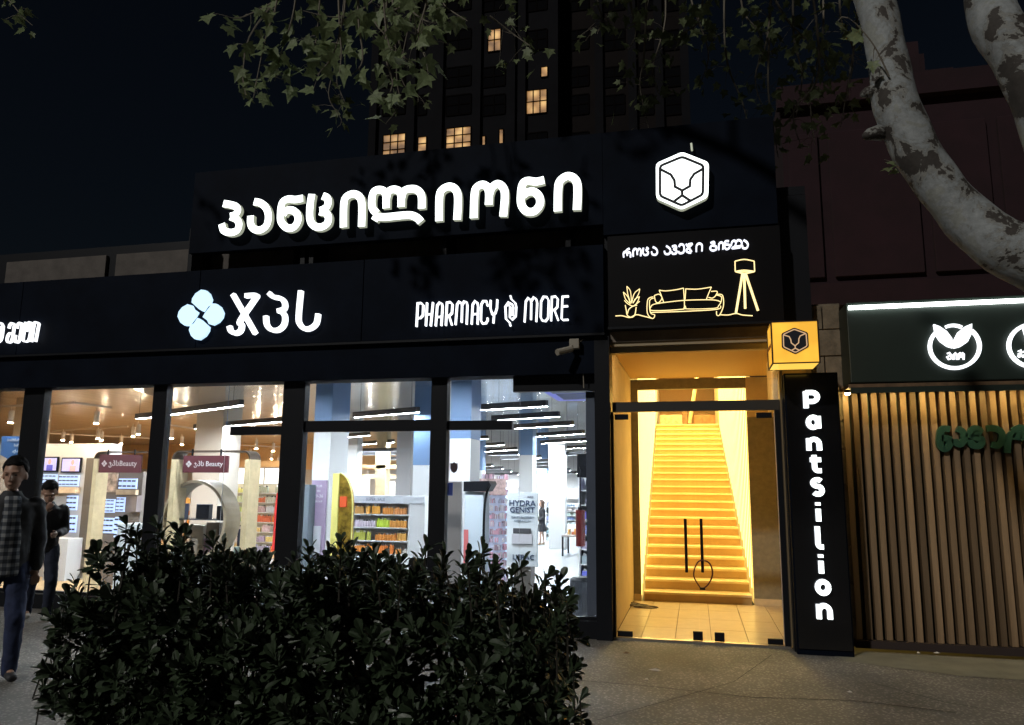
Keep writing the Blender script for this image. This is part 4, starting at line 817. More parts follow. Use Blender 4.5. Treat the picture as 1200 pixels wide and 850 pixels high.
w_ = r[1] - r[0] - .11; arc = [(r[0] + .112, FZ), (r[1], FZ)] + [(r[0] + .112 + w_ * math.cos(a), zt - .55 + .55 * math.sin(a)) for a in [i * math.pi / 2 / 10 for i in range(11)]]
MB().prism(arc, 11.63, 11.68).build('arch_board', mat('gold_foil', (.45, .3, .05), .3, .7, nz=.8, ns=7, bump=1, bs=9), T)
MB().tube([(x_, 11.615, z_) for x_, z_ in arc[1:]], .012, 5).build('arch_edge', YELL, T)
bx(r[0] + .14, r[0] + .26, 11.60, 11.628, 1.25, 1.42).build('red_label', mat('orange_red_print', (.6, .08, .02), .5), T)
# ---- wooden arch frames with hanging beauty signs
def archframe(px0, px1, ptop, pbot, Y, lab, w=.09, d=.3):
    r = rect(px0, ptop, px1, pbot, Y); T = thing('arch_frame', lab, 'frame', ((r[0] + r[1]) / 2, Y, FZ)); rad = .14
    x0, x1, zt = r[0], r[1], r[3]
    bx(x0, x0 + w, Y, Y + d, FZ, zt - rad).build('post', CREAM, T); bx(x1 - w, x1, Y, Y + d, FZ, zt - rad).build('post', CREAM, T)
    out = [(x0, zt - rad)] + [(x0 + rad - rad * math.cos(a), zt - rad + rad * math.sin(a)) for a in [i * math.pi / 16 for i in range(1, 9)]] + [(x1 - rad + rad * math.sin(a), zt - rad + rad * math.cos(a)) for a in [i * math.pi / 16 for i in range(0, 9)]]
    inn = [(x1 - .022, zt - rad), ] + [(x1 - rad + (rad - .022) * math.cos(a), zt - rad + (rad - .022) * math.sin(a)) for a in [i * math.pi / 16 for i in range(1, 9)]] + [(x0 + rad - (rad - .022) * math.sin(a), zt - rad + (rad - .022) * math.cos(a)) for a in [i * math.pi / 16 for i in range(0, 9)]]
    mb = MB(); mb.prism(out + inn, Y + .0, Y + d); mb.build('top_bar', mat('bronze_bar', (.1, .07, .05), .4, .5), T)
    return T, r
def beauty_sign(px0, py0, px1, py1, Y, lab):
    r = rect(px0, py0, px1, py1, Y); T = thing('beauty_sign', lab, 'sign', ((r[0] + r[1]) / 2, Y, r[2]))
    bx(r[0], r[1], Y, Y + .04, r[2], r[3]).build('board', MAROON, T, bev=.004)
    w = r[1] - r[0]; h = r[3] - r[2]; cz_ = (r[2] + r[3]) / 2; PR = mat('sign_pale_print', (.6, .55, .55), .5)
    x0 = r[0] + w * .13
    for a in range(4):
        cx_, cy_ = x0 + .022 * math.cos(a * math.pi / 2) * w / .6, cz_ + .022 * math.sin(a * math.pi / 2) * w / .6
        MB().prism([(cx_ + .018 * w / .6 * math.cos(b), cy_ + .018 * w / .6 * math.sin(b)) for b in [i * math.pi / 2 for i in range(4)]], Y - .004, Y - .001).build('flower_petal', PR, T)
    text('ჯპს', r[0] + w * .36, Y - .003, cz_, h * .4, PR, T, ext=.001); text('Beauty', r[0] + w * .7, Y - .003, cz_, h * .42, PR, T, ext=.001)
    for x_ in (r[0] + w * .18, r[1] - w * .18): bx(x_ - .012, x_ + .012, Y + .01, Y + .03, r[3], r[3] + .1).build('hanger', FRAME, T)
archframe(105, 178, 529, 655, 12.4, 'rounded wooden frame around the eyewear racks in the second window')
beauty_sign(116, 533, 165, 554, 12.35, 'small maroon beauty sign hanging over the eyewear racks')
archframe(197, 290, 528, 655, 10.6, 'rounded wooden frame around the wooden ring in the third window')
beauty_sign(214.5, 534, 267, 554, 10.55, 'small maroon beauty sign hanging above the wooden ring')
# wooden ring
c0 = at(233, 610, 10.9); c1 = at(233, 563, 10.9); RR = (c1 - c0).length
T = thing('wooden_ring', 'large upright wooden ring with a glass shelf across its middle', 'display ring', (c0.x, 11, c0.z - RR))
mb = MB(); n = 40
for i in range(n):
    a = math.tau * i / n
    for rr_, yy in ((RR, 10.75), (RR, 11.15), (RR - .045, 11.15), (RR - .045, 10.75)): mb.v.append((c0.x + rr_ * .92 * math.cos(a), yy, c0.z + rr_ * math.sin(a)))
for i in range(n):
    for q in range(4): mb.f.append((4 * i + q, 4 * i + (q + 1) % 4, 4 * ((i + 1) % n) + (q + 1) % 4, 4 * ((i + 1) % n) + q)); mb.c.append(None)
mb.build('ring', mat('ring_plywood', (.42, .35, .24), .5, nz=.1, ns=6), T)
bx(c0.x - RR * .86, c0.x + RR * .86, 10.78, 11.12, c0.z + .01, c0.z + .03).build('shelf', mat('shelf_dark_glass', (.05, .06, .07), .2), T)
bx(c0.x - .5, c0.x + .5, 10.7, 11.2, FZ, c0.z - RR - .005).build('plinth', CREAM, T)
for x0, x1, y0, c, lab in ((204, 219, 590, (.03, .05, .14), 'dark blue gift box at the left on the ring shelf'), (232, 247, 591, (.015, .025, .05), 'black square gift box at the centre of the ring shelf'), (256, 269, 593, (.03, .035, .05), 'dark gift box at the right on the ring shelf')):
    r = rect(x0, y0, x1, 607, 10.95); o = bx(r[0], r[1], 10.9, 11.0, c0.z + .031, r[3]).build('gift_box', mat('gift_box_print', c, .35), bev=.004); tag(o, lab, 'box')
for x0, x1, y0, y1, c, nm, lab in ((252, 263, 622, 660, (.02, .03, .06), 'dark_carton', 'dark navy upright carton low behind the ring'), (232, 249, 613, 640, (.12, .09, .07), 'brown_carton', 'brown carton under the ring shelf'), (229, 243, 632, 662, (.55, .4, .65), 'lilac_carton', 'pale lilac carton low in the ring'), (212, 228, 616, 662, (.7, .66, .6), 'cream_card', 'cream show card low in the left half of the ring'), (280, 289, 620, 640, (.02, .03, .07), 'navy_carton', 'navy carton on the pale counter right of the ring'), (275, 294, 641, 668, (.5, .7, .72), 'pale_counter', 'pale mint counter right of the ring')):
    r = rect(x0, y0, x1, y1, 11.4 if x0 > 250 else 11.0); Y = 11.35 if x0 > 250 else 11.2
    tag(bx(r[0], r[1], Y, Y + .15, r[2], r[3]).build(nm, mat(nm, c, .5), bev=.006), lab, 'box')
p = at(326, 640, 14); T = tag(MB().tube(smoothline([at(328, 578, 14), at(325, 600, 14), at(324, 620, 14), at(322, 645, 14)]), .06, 8).build('red_banner', RED), 'slim red stand beside the thick post in the third window', 'banner')
# ---- eyewear racks
EYEB = glow('eyewear_backlight', (.55, .7, 1.), 1.1)
def rack(px0, py0, px1, py1, Y, rows, parent, cols=7, dark=.3):
    r = rect(px0, py0, px1, py1, Y); bx(r[0], r[1], Y, Y + .03, r[2], r[3]).build('lit_panel', EYEB, parent)
    mb = MB(); h = (r[3] - r[2]) / rows; w = (r[1] - r[0]) / cols
    for i in range(rows):
        for j in range(cols):
            x = r[0] + (j + .15) * w; z = r[2] + (i + .4) * h
            mb.box(x, x + w * .3, Y - .03, Y - .01, z, z + h * .28); mb.box(x + w * .38, x + w * .68, Y - .03, Y - .01, z, z + h * .28); mb.box(x + w * .3, x + w * .38, Y - .03, Y - .02, z + h * .15, z + h * .22)
    mb.build('eyewear', FRAME, parent, stuff=True)
YE = 14.0
r = rect(40, 520, 96, 655, YE); EW = thing('eyewear_wall', 'white eyewear wall with two screens and lit glasses racks, left windows', 'shelf', ((r[0] + r[1]) / 2, YE, FZ))
bx(r[0] - 3.2, r[1] + .55, YE + .06, YE + .4, FZ, r[3]).build('carcass', mat('carcass_white', (.6, .58, .56), .6), EW); bx(*(lambda q: (q[0], q[1], YE + .0, YE + .058, FZ + .2, q[3]))(rect(96, 537, 106, 650, YE))).build('dark_side', mat('taupe_board', (.12, .1, .08), .6), EW)
def screen(px0, py0, px1, py1, Y, c, par):
    q = rect(px0, py0, px1, py1, Y); sc = bx(q[0] - .03, q[1] + .03, Y - .02, Y + .02, q[2] - .03, q[3] + .03).build('screen', FRAME, par); bx(q[0], q[1], Y - .03, Y - .021, q[2], q[3]).build('display', glow('screen_glow', (.5, .48, .95), .9), sc)
    cx_ = q[0] + (q[1] - q[0]) * .62; m_ = mat('screen_figure', c, .5, em=c, es=.6); bx(cx_ - .07, cx_ + .09, Y - .034, Y - .031, q[2] + .002, q[2] + .12).build('figure_shoulders', m_, sc); MB().prism([(cx_ + .045 * math.cos(a), q[2] + .19 + .06 * math.sin(a)) for a in [i * math.tau / 12 for i in range(12)]], Y - .034, Y - .031).build('figure_head', mat('screen_face', (.5, .3, .25), .5, em=(.7, .42, .4), es=.5), sc)
screen(47, 537, 67, 551.5, YE, (.08, .08, .4), EW); screen(74, 538, 94, 552.5, YE, (.6, .35, .35), EW)
rack(44, 556, 66, 569, YE, 3, EW, 5); rack(69, 557, 92, 570, YE, 3, EW, 5); rack(78, 581, 90, 598, YE, 3, EW, 3); rack(78, 604, 89, 624, YE, 3, EW, 3); rack(40, 590, 52, 622, YE, 4, EW, 3)
bx(*(lambda q: (q[0], q[1], YE - .08, YE + .05, q[2], q[3]))(rect(42, 571, 92, 578, YE))).build('wood_band', CEILW, EW)
bx(*(lambda q: (q[0], q[1], YE - .4, YE - .0, FZ, q[3]))(rect(72, 630, 97, 640, YE))).build('counter', WHITE, EW)
RK = thing('eyewear_rack', 'eyewear rack with poster and lit panels inside the wooden frame', 'shelf', tuple(at(140, 650, 13.2)))
YR = 13.2
r = rect(110, 553, 163, 640, YR); bx(r[0], r[1], YR + .04, YR + .3, FZ, r[3]).build('carcass', mat('grey_taupe', (.2, .17, .15), .6), RK)
r = rect(117, 554, 137, 577, YR); bx(r[0], r[1], YR, YR + .03, r[2], r[3]).build('poster', mat('warm_poster_print', (.6, .45, .35), .5, nz=.7, ns=8), RK)
rack(113, 585, 134, 601, YR, 4, RK, 5); rack(111, 607, 133, 625, YR, 3, RK, 5); rack(139, 561, 160, 573, YR, 2, RK, 4); rack(136, 583, 146, 600, YR, 4, RK, 2); rack(134, 606, 144, 630, YR, 4, RK, 2)
bx(*(lambda q: (q[0], q[1], YR - .05, YR + .035, q[2], q[3]))(rect(138, 574, 161, 580, YR))).build('wood_band', CEILW, RK); bx(*(lambda q: (q[0], q[1], YR - .1, YR + .035, q[2], q[3]))(rect(147, 581, 160, 600, YR - .1))).build('mirror', mat('mirror_rose', (.5, .42, .42), .15, .6), RK)
r = rect(136, 614, 164, 660, 12.0); tag(bx(r[0], r[1], 12.0, 12.5, FZ, r[3]).build('counter', mat('grey_counter', (.5, .54, .55), .4), bev=.01), 'pale grey block counter before the eyewear rack', 'counter')
# blue pennant
Y = 10.2; z0 = [(2.5, 511), (27, 511.5), (25, 545), (17, 541), (2, 533)]
T = thing('blue_pennant', 'blue hanging pennant with white Georgian print in the leftmost window', 'banner', tuple(at(14, 511, Y)))
MB().prism([(q.x, q.z) for q in [at(*p_, Y) for p_ in [(2, 511), (34, 512), (34, 552), (18, 543), (0, 533)]]], Y, Y + .03).build('cloth', mat('pennant_blue', (.06, .18, .45), .6), T)
for s_, px, py, sz in (('მომხმარებლის', 21, 516, .055), ('სახლი', 22, 522, .06), ('აქ არის', 21, 529, .06)): q = at(px, py, Y - .01); text(s_, q.x, Y - .006, q.z, sz, WHITE, T)
# ---- track rails and spots in the wood ceiled zone
RAILM = mat('white_rail', (.75, .68, .6), .5); SPZ = 3.2
def rail(a, b, lab):
    pa, pb = atg(*a, SPZ), atg(*b, SPZ); tag(MB().tube([pa, pb], .03, 4).build('ceiling_rail', RAILM), lab, 'lamp rail', 'white lamp rails under the wood ceiling'); return pa, pb
sp_i = 0
def spot(px, py, lab, h=.3, r=.055, z=SPZ):
    p = atg(px, py, z); 
    if p.y > YB - 1: p = at(px, py, 30)
    T = thing('spotlight', lab, 'spotlight', (p.x, p.y, p.z), 'cylinder spotlights on the white rails')
    MB().tube([(p.x, p.y, p.z), (p.x + .03, p.y, p.z - .1)], .012, 5).build('stem', RAILM, T); MB().tube([(p.x + .03, p.y, p.z - .08), (p.x + .03, p.y, p.z - .08 - h)], r, 12).build('can', RAILM, T)
    MB().tube([(p.x + .03, p.y, p.z - .081 - h), (p.x + .03, p.y, p.z - .087 - h)], r * .75, 12).build('lens', LAMPO, T)
for a, b, l in (((-20, 477), (57, 474), 'grey rail crossing the leftmost window'), ((57, 474), (88, 472), 'short rail end in the upper left of the second window'), ((58, 508), (180, 514), 'long low rail across the second window'), ((88, 472), (130, 478), 'rail running back from the bend in the second window'), ((60, 505), (150, 500), 'rail rising across the second window'),
                ((196, 498), (232, 503), 'short rail at the left of the third window'), ((232, 520), (333, 524), 'rail above the lightbox in the third window'), ((250, 532), (333, 536), 'lower rail above the lightbox in the third window'), ((390, 545), (470, 543), 'rail behind the lamps of the middle window')):
    rail(a, b, l)
for k, (x, y) in enumerate([(13, 477), (55, 474), (113, 478), (74, 503), (84, 506), (115, 500), (156, 497), (162, 494), (119, 503), (142, 508), (117, 511), (201, 500), (213, 509), (275, 512), (300, 513), (320, 517), (293, 524), (318, 528), (326, 534), (276, 532), (415, 548), (430, 550), (452, 552), (395, 548)]):
    spot(x, y, ['white cylinder spotlight hanging in the leftmost window', 'spotlight half hidden by the second window post', 'spotlight highest in the second window', 'left spotlight of a close pair in the second window', 'right spotlight of a close pair in the second window', 'spotlight over the left corner of the maroon sign', 'spotlight near the linear lamp end in the second window', 'spotlight just below the linear lamp end in the second window', 'low spotlight above the maroon sign, left', 'low spotlight above the maroon sign, right', 'lowest spotlight over the eyewear wall', 'spotlight at the far left of the third window', 'bright spotlight left of the beige column', 'spotlight under the crossbar of the third window, left', 'spotlight under the crossbar of the third window, middle', 'spotlight under the crossbar of the third window, right', 'small spotlight over the white lightbox band, left', 'small spotlight over the white lightbox band, middle', 'small spotlight over the white lightbox band, right', 'small spotlight right of the maroon sign', 'small spotlight left in the middle window back', 'second small spotlight in the middle window back', 'third small spotlight near the distant column', 'small spotlight above the yellow arch'][k], h=.26 if k < 14 else .3)
# warm box beams far back of the middle window
for px0, py0, px1, py1, Y, lab in ((398, 545, 470, 549, 24, 'upper warm ceiling beam in the middle window back'), (395, 556, 475, 561, 25, 'lower warm ceiling beam above the far lightboxes'), (232, 540, 330, 547, 27, 'orange beam above the lightbox band')):
    r = rect(px0, py0, px1, py1, Y); tag(bx(r[0], r[1], Y, Y + .2, r[2], r[3]).build('ceiling_beam', WOW), lab, 'beam')
for T_ in (ST, SW): T_.rotation_euler.z = math.radians(1.0)
# ================================================================== FAR TOWER
TW = thing('tower_block', 'dark tall tower block behind the shop with a few warm lit windows', 'building', (-10, 60, 0))
YT = 60.0
TWM = mat('tower_concrete', (.008, .008, .010), .9, nz=.2, ns=.5, spec=.1); TWM2 = mat('tower_concrete_warm', (.010, .008, .008), .9, nz=.2, ns=.5, spec=.1)
tl = at(440, 100, YT).x; tm = at(655, 100, YT).x; tr = at(806, 100, YT).x
bx(tl, tm, YT, YT + 18, -1.1, 46).build('wall', TWM, TW); bx(tm + .02, tr, YT + 1.5, YT + 19, -1.1, 52).build('wall', TWM2, TW)
for px in (440, 484, 516, 560, 600, 612, 650, 655, 700, 740, 772, 803):
    x = at(px, 100, YT).x; yy = YT if px < 653 else YT + 1.5
    bx(x - .35, x + .35, yy - .35, yy - .002, -1.1, 45.5).build('pilaster', TWM, TW)
def litmat(nm, s_, k):
    M = mat(nm, (.2, .12, .05), .5); t = M.node_tree; P = t.nodes['Principled BSDF']; tc = t.nodes.new('ShaderNodeTexCoord'); n = t.nodes.new('ShaderNodeTexVoronoi'); n.inputs['Scale'].default_value = k
    t.links.new(tc.outputs['Object'], n.inputs['Vector']); r = t.nodes.new('ShaderNodeValToRGB'); e = r.color_ramp.elements; e[0].color = (.9, .55, .2, 1); e[0].position = .15; e[1].color = (.12, .05, .015, 1); e[1].position = .75; q = e.new(.4); q.color = (.5, .26, .09, 1)
    t.links.new(n.outputs['Distance'], r.inputs[0]); t.links.new(r.outputs[0], P.inputs['Emission Color']); P.inputs['Emission Strength'].default_value = s_; return M
LIT = litmat('lit_room', .85, .9)
lit = [(449, 158, 475, 185, 3, 3), (490, 161, 500, 177, 1, 2), (510, 166, 513, 179, 1, 1), (523, 150, 552, 177, 3, 3), (565, 160, 569, 173, 1, 1), (585, 152, 590, 169, 1, 1), (572, 35, 587, 60, 2, 2), (617, 106, 641, 133, 3, 2), (634, 79, 642, 90, 1, 1)]
WFR = mat('tower_window_frame', (.006, .005, .005), .8, spec=.0)
def twin(px0, py0, px1, py1, nx, ny, m_, par=TW, Y=None):
    Y = Y or (YT if px0 < 653 else YT + 1.5); r = rect(px0, py0, px1, py1, Y)
    w = bx(r[0], r[1], Y - .09, Y - .003, r[2] - .12, r[2]).build('window', WFR, par)
    bx(r[0], r[1], Y - .05, Y - .02, r[2] + .002, r[3]).build('pane', m_, w)
    for i in range(nx + 1): x = r[0] + (r[1] - r[0]) * i / nx; bx(x - .05, x + .05, Y - .09, Y - .052, r[2] + .002, r[3]).build('mullion', WFR, w)
    for j in range(1, ny + 1): z = r[2] + (r[3] - r[2]) * j / ny; bx(r[0], r[1], Y - .1, Y - .091, z - .05, z + .05).build('glazing_bar', WFR, w)
for l in lit: twin(*l, LIT)
for row, y0 in enumerate((-10, 36, 79, 112, 156, 200)):
    for x0, x1 in ((449, 475), (490, 500), (523, 552), (566, 592), (617, 641), (664, 690), (708, 732), (748, 766), (778, 798)):
        if any(not (x1 < l[0] - 2 or x0 > l[2] + 2 or y0 + 22 < l[1] - 4 or y0 > l[3] + 4) for l in lit): continue
        twin(x0, y0, x1, y0 + 22, 2 if x1 - x0 > 20 else 1, 2, DGLASS)
# ================================================================== MAROON BUILDING AT RIGHT
YM = 19.0
MBD = thing('maroon_building', 'tall windowless maroon building with stepped roofline behind the green shop', 'building', (8, YM, 0))
xl = at(918, 200, YM).x
zt = at(1085, 92, YM).z; xr = 30
x_s = [xl, at(965, 200, YM).x, at(1088, 300, YM).x, at(1175, 300, YM).x, 16, 21, xr]
bx(xl, xr, YM, YM + 12, -1.1, zt).build('wall', BRICKM, MBD)
for i in range(6): bx(x_s[i] + .12, x_s[i + 1] - .12, YM - .12, YM - .003, at(1000, 325, YM).z, zt - 1.2).build('wall_panel', BRICKM, MBD, bev=.02)
bx(xl - .1, xr, YM - .25, YM - .003, zt - .5, zt + .05).build('cornice', BRICKM, MBD); bx(xl, xr, YM - .18, YM - .003, at(1000, 335, YM).z - .5, at(1000, 333, YM).z).build('band', BRICKM, MBD)
for px0, py0, px1, py1 in ((1085, 62, 1130, 90), (1103, 76, 1160, 90), (1062, 30, 1088, 92), (1040, 75, 1066, 92), (1078, 44, 1095, 92)):
    r = rect(px0, py0, px1, py1, YM + .6); bx(r[0], r[1], YM + .5 + px0 * .0008, YM + 3, zt - .3, r[3]).build('roof_step', BRICKM, MBD)
bx(xl, 9, 12.5, YM - .01, 3.4, 3.6).build('rear_roof', FRAME, MBD)
r = rect(1040, 300, 1060, 352, 16); 
# ================================================================== TREES
def rotz(d): return Vector(d)
def leafmesh(kind):
    mb = MB()
    if kind == 'plane':                       # five lobed leaf, size 1, in xy plane, slightly folded
        P = [(0, 0), (.18, -.06), (.42, .02), (.30, .18), (.52, .48), (.27, .44), (.16, .62), (0, .98), (-.16, .62), (-.27, .44), (-.52, .48), (-.30, .18), (-.42, .02), (-.18, -.06)]
        mb.v = [(x, y, .10 * abs(x) - .12 * y * y) for x, y in P] + [(0, .3, -.02), (0, -.32, .04), (.012, -.0, 0.0)]
        mb.f = [(i, (i + 1) % 14, 14) for i in range(14)] + [(0, 15, 16)]; mb.c = [None] * 15
    else:                                     # obovate leathery leaf
        P = [(0, 0), (.055, .25), (.15, .52), (.2, .76), (.13, .94), (0, 1.0), (-.13, .94), (-.2, .76), (-.15, .52), (-.055, .25)]
        mb.v = [(x, y, .28 * abs(x) - .16 * y * y) for x, y in P] + [(0, .55, -.06)]
        mb.f = [(i, (i + 1) % 10, 10) for i in range(10)]; mb.c = [None] * 10
    return mb
def leaves(par, mats, kind, mt, keep=290, margin=30):
    """mats: world matrices. the 290 that show largest are single parts, the rest one stuff part"""
    L = leafmesh(kind); one = L.mesh('leaf', mt)
    sc = []
    for i, M in enumerate(mats):
        p = M.translation; x, y, d = proj(p)
        if -10 < x < 1210 and -10 < y < 860 and d > 0:
            n_ = (M.to_3x3() @ Vector((0, 0, 1))).normalized(); v = (Vector((0, 0, EYE)) - p).normalized()
            sc.append((M.to_scale().y / d * (.2 + abs(n_.dot(v))), i))
    sc.sort(reverse=True); big = {i for _, i in sc[:keep]}
    inv = WM(par).inverted()
    for i in big:
        o = bpy.data.objects.new('leaf', one); COL.objects.link(o); o.parent = par; o.matrix_parent_inverse = inv; o.matrix_local = inv @ mats[i]; o.matrix_parent_inverse = Matrix(); o.matrix_basis = inv @ mats[i]
    V = np.array(L.v); Vh = np.c_[V, np.ones(len(V))]; vs = []; fs = []; k = 0
    for i, M in enumerate(mats):
        if i in big: continue
        vs.append((Vh @ np.array(M).T)[:, :3]); fs += [tuple(a + k for a in f) for f in L.f]; k += len(V)
    if vs:
        me = bpy.data.meshes.new('foliage'); me.from_pydata(np.vstack(vs).tolist(), [], fs); me.materials.append(mt); put('foliage', me, par, stuff=True)
TREE = thing('plane_tree', 'pale mottled plane tree leaning in from the right with drooping leafy boughs', 'tree', (2.55, 4.05, 0))
def limb(pxs, Y, wid, par, name, extra=None, lump=.0):
    pts = [at(x, y, yy) for (x, y), yy in zip(pxs, Y)]
    if extra: pts = extra[0] + pts + extra[1]; wid = extra[2] + wid + extra[3]
    sp = smoothline(pts, 6); n = len(sp); rr = []
    for i in range(n):
        t = i / (n - 1) * (len(wid) - 1); k = min(int(t), len(wid) - 2); rr.append((wid[k] * (1 - (t - k)) + wid[k + 1] * (t - k)))
    mb = MB(); NS = 20; mb.tube(sp, rr, NS)
    if lump:
        for i, v in enumerate(mb.v):
            c_ = sp[min(i // NS, n - 1)]; d = Vector(v) - c_; s_ = 1 + lump * (math.sin(v[2] * 9 + v[0] * 7) * .5 + math.sin(v[0] * 23 - v[2] * 17 + v[1] * 13) * .35)
            mb.v[i] = tuple(c_ + d * s_)
    o = mb.build(name, BARK, par, smooth=True); return sp
base = Vector((2.55, 4.05, 0))
main = limb([(1210, 305), (1146, 266), (1109, 228), (1073, 178), (1050, 121), (1040, 67), (1024, 0)], [3.95, 4.0, 4.0, 4.0, 4.0, 4.05, 4.1], [.138, .122, .108, .11, .107, .1, .094], TREE, 'limb', (
    [Vector((2.5, 4.05, 2.0)), Vector((2.2, 4.0, 2.35))], [Vector((.95, 4.3, 4.9)), Vector((.5, 4.9, 6.2)), Vector((-.8, 5.8, 7.3)), Vector((-2.8, 6.6, 7.6)), Vector((-4.6, 7., 7.4))], [.24, .18], [.098, .09, .065, .045, .03]), lump=.07)
limb([(1262, 230), (1230, 150), (1198, 75), (1158, 0)], [4.0, 4.0, 4.0, 4.1], [.13, .125, .12, .115], TREE, 'limb', ([Vector((2.6, 4.05, 1.8)), Vector((2.1, 4.0, 3.0))], [Vector((1.7, 4.5, 5.2)), Vector((1.9, 7, 7.6)), Vector((1.0, 9.5, 9.6)), Vector((-.5, 10.5, 10.2))], [.24, .16], [.1, .08, .05, .03]), lump=.07)
tb = [Vector((2.55, 4.05, -.02)), Vector((2.57, 4.05, .3)), Vector((2.55, 4.05, 1.2)), Vector((2.52, 4.05, 2.3))]
MB().tube(smoothline(tb), [.42] * 3 + [.34] * 6 + [.3] * 7, 20).ball(tb[-1], (.3, .3, .26), 20, 10).build('trunk', BARK, TREE, smooth=True)
# knots on the limb's left edge
for px, py, r_ in ((1016, 109, .036), (1019, 158, .04)):
    p = at(px + 7, py, 4.0); MB().tube([p + Vector((.03, 0, .01)), p + Vector((-.035, -.01, .0)), p + Vector((-.055, -.015, -.012)), p + Vector((-.062, -.018, -.016))], [r_ * 1.1, r_ * .75, r_ * .5, r_ * .2], 9).build('knot', BARK, TREE, smooth=True)
LM = []
rnd = random.Random(11)
def leafM(p, size, droop=.8, rn=rnd):
    ax = Vector((rn.gauss(0, 1), rn.gauss(0, 1), -abs(rn.gauss(droop, .45)))).normalized()       # tip direction
    nv = Vector((rn.gauss(0, .7), -1 + rn.gauss(0, .6), rn.gauss(.3, .6))); nv = (nv - ax * nv.dot(ax)).normalized(); x = ax.cross(nv)
    return Matrix.Translation(p) @ Matrix((x, ax, nv)).transposed().to_4x4() @ Matrix.Diagonal((size, size, size, 1))
def twig(pts, rad, nl, size, spread, mb):
    sp = smoothline(pts, 5); mb.tube(sp, [rad * (1 - .75 * i / (len(sp) - 1)) for i in range(len(sp))], 5)
    for k in range(int(nl * .78)):
        t = rnd.uniform(.12, 1) ** .8; q = sp[int(t * (len(sp) - 1))]
        e = q + Vector((rnd.gauss(0, spread), rnd.gauss(0, spread * .8), rnd.gauss(-.02, spread * .8)))
        if rnd.random() < .5: mb.tube([q, (q + e) / 2 + Vector((0, 0, .02)), e], [.004, .003, .002], 3)
        LM.append(leafM(e, size * rnd.uniform(.65, 1.15)))
tw = MB()
A = [((330, -60), (325, 0), (310, 50), (297, 115), 28), ((350, -60), (335, -10), (285, 20), (262, 18), 13), ((350, -60), (345, 10), (330, 60), (322, 95), 24), ((380, -60), (375, 0), (370, 50), (360, 78), 22), ((380, -60), (300, 30), (285, 80), (288, 112), 18), ((400, -60), (405, 0), (392, 60), (372, 88), 22),
     ((420, -60), (420, 20), (425, 70), (412, 88), 14), ((455, -60), (450, 0), (455, 50), (462, 60), 20), ((455, -60), (470, -5), (500, 25), (545, 22), 18), ((500, -60), (500, 0), (490, 40), (500, 72), 16), ((455, -40), (452, 60), (460, 100), (443, 126), 20), ((455, -40), (470, 60), (492, 70), (500, 75), 14),
     ((540, -60), (530, -10), (520, 5), (548, 25), 12), ((395, -60), (398, 30), (400, 60), (398, 85), 12), ((430, -60), (440, -5), (400, 20), (352, 12), 16), ((480, -60), (480, 0), (440, 20), (450, 40), 16)]
for a, b, c, d, n in A: yy = rnd.uniform(6.0, 6.9); twig([at(*a, yy), at(*b, yy), at(*c, yy), at(*d, yy - .15)], .014, n, .185, .085, tw)
for a, b, c, d, n in [((410, -60), (395, 80), (400, 110), (410, 130), 20), ((460, -60), (465, 90), (470, 120), (452, 145), 20), ((500, -60), (470, 80), (488, 110), (490, 120), 14), ((400, 60), (385, 110), (400, 140), (395, 150), 12)]:
    twig([at(*a, 10.3), at(*b, 10.3), at(*c, 10.4), at(*d, 10.4)], .012, n, .17, .13, tw)
C_ = [((700, -60), (700, 0), (705, 20), (700, 40)), ((735, -60), (740, 10), (745, 40), (735, 60)), ((775, -60), (780, 20), (765, 80), (772, 110)), ((800, -60), (810, 0), (830, 60), (822, 95)), ((865, -60), (870, 10), (890, 40), (888, 80)), ((905, -60), (900, 40), (885, 90), (895, 130)),
      ((930, -60), (930, 40), (940, 90), (930, 150)), ((960, -60), (965, 30), (950, 110), (955, 170)), ((985, -60), (985, 20), (1000, 60), (992, 120)), ((905, -40), (900, 90), (905, 140), (912, 185)), ((850, -60), (850, 60), (870, 120), (880, 160)), ((1000, -60), (1005, 20), (995, 90), (985, 150)), ((760, -60), (755, 60), (750, 100), (760, 150)), ((830, -60), (820, 20), (800, 40), (790, 60)), ((945, -60), (960, 80), (930, 130), (940, 175)), ((880, -60), (920, 20), (960, 60), (972, 90))]
for a, b, c, d in C_: yy = rnd.uniform(9.4, 10.8); twig([at(*a, yy), at(*b, yy), at(*c, yy), at(*d, yy)], .02, 34, .165, .2, tw)
twig([at(-20, -30, 6.2), at(10, 0, 6.2), at(25, 18, 6.2), at(38, 30, 6.2)], .01, 16, .13, .07, tw)
# unseen canopy above the frame, added to shade the far leaf sprays
for k in range(26):
    p = Vector((rnd.uniform(-5, 2), rnd.uniform(5.4, 9.5), rnd.uniform(7.6, 9.3))); twig([p, p + Vector((.3, .2, -.2)), p + Vector((.6, .1, -.5))], .015, 26, .16, .25, tw)
for k in range(800):  # dense crown mass, added between the sun and the far sprays
    a = Vector((rnd.gauss(0, 1), rnd.gauss(0, 1), rnd.gauss(0, 1))).normalized() * rnd.random() ** .33; LM.append(leafM(Vector((-1.2 + 2.8 * a.x, 5.1 + 1.7 * a.y, 10.7 + 1.5 * a.z)), .3))
for k in range(14): p = Vector((-1.2 + rnd.uniform(-2, 2), 5.1 + rnd.uniform(-1.4, 1.4), 10.4 + rnd.uniform(-1, 1))); tw.tube([Vector((-.8, 5.8, 7.3)), Vector((-1., 5.4, 9)), p], [.04, .03, .01], 5)
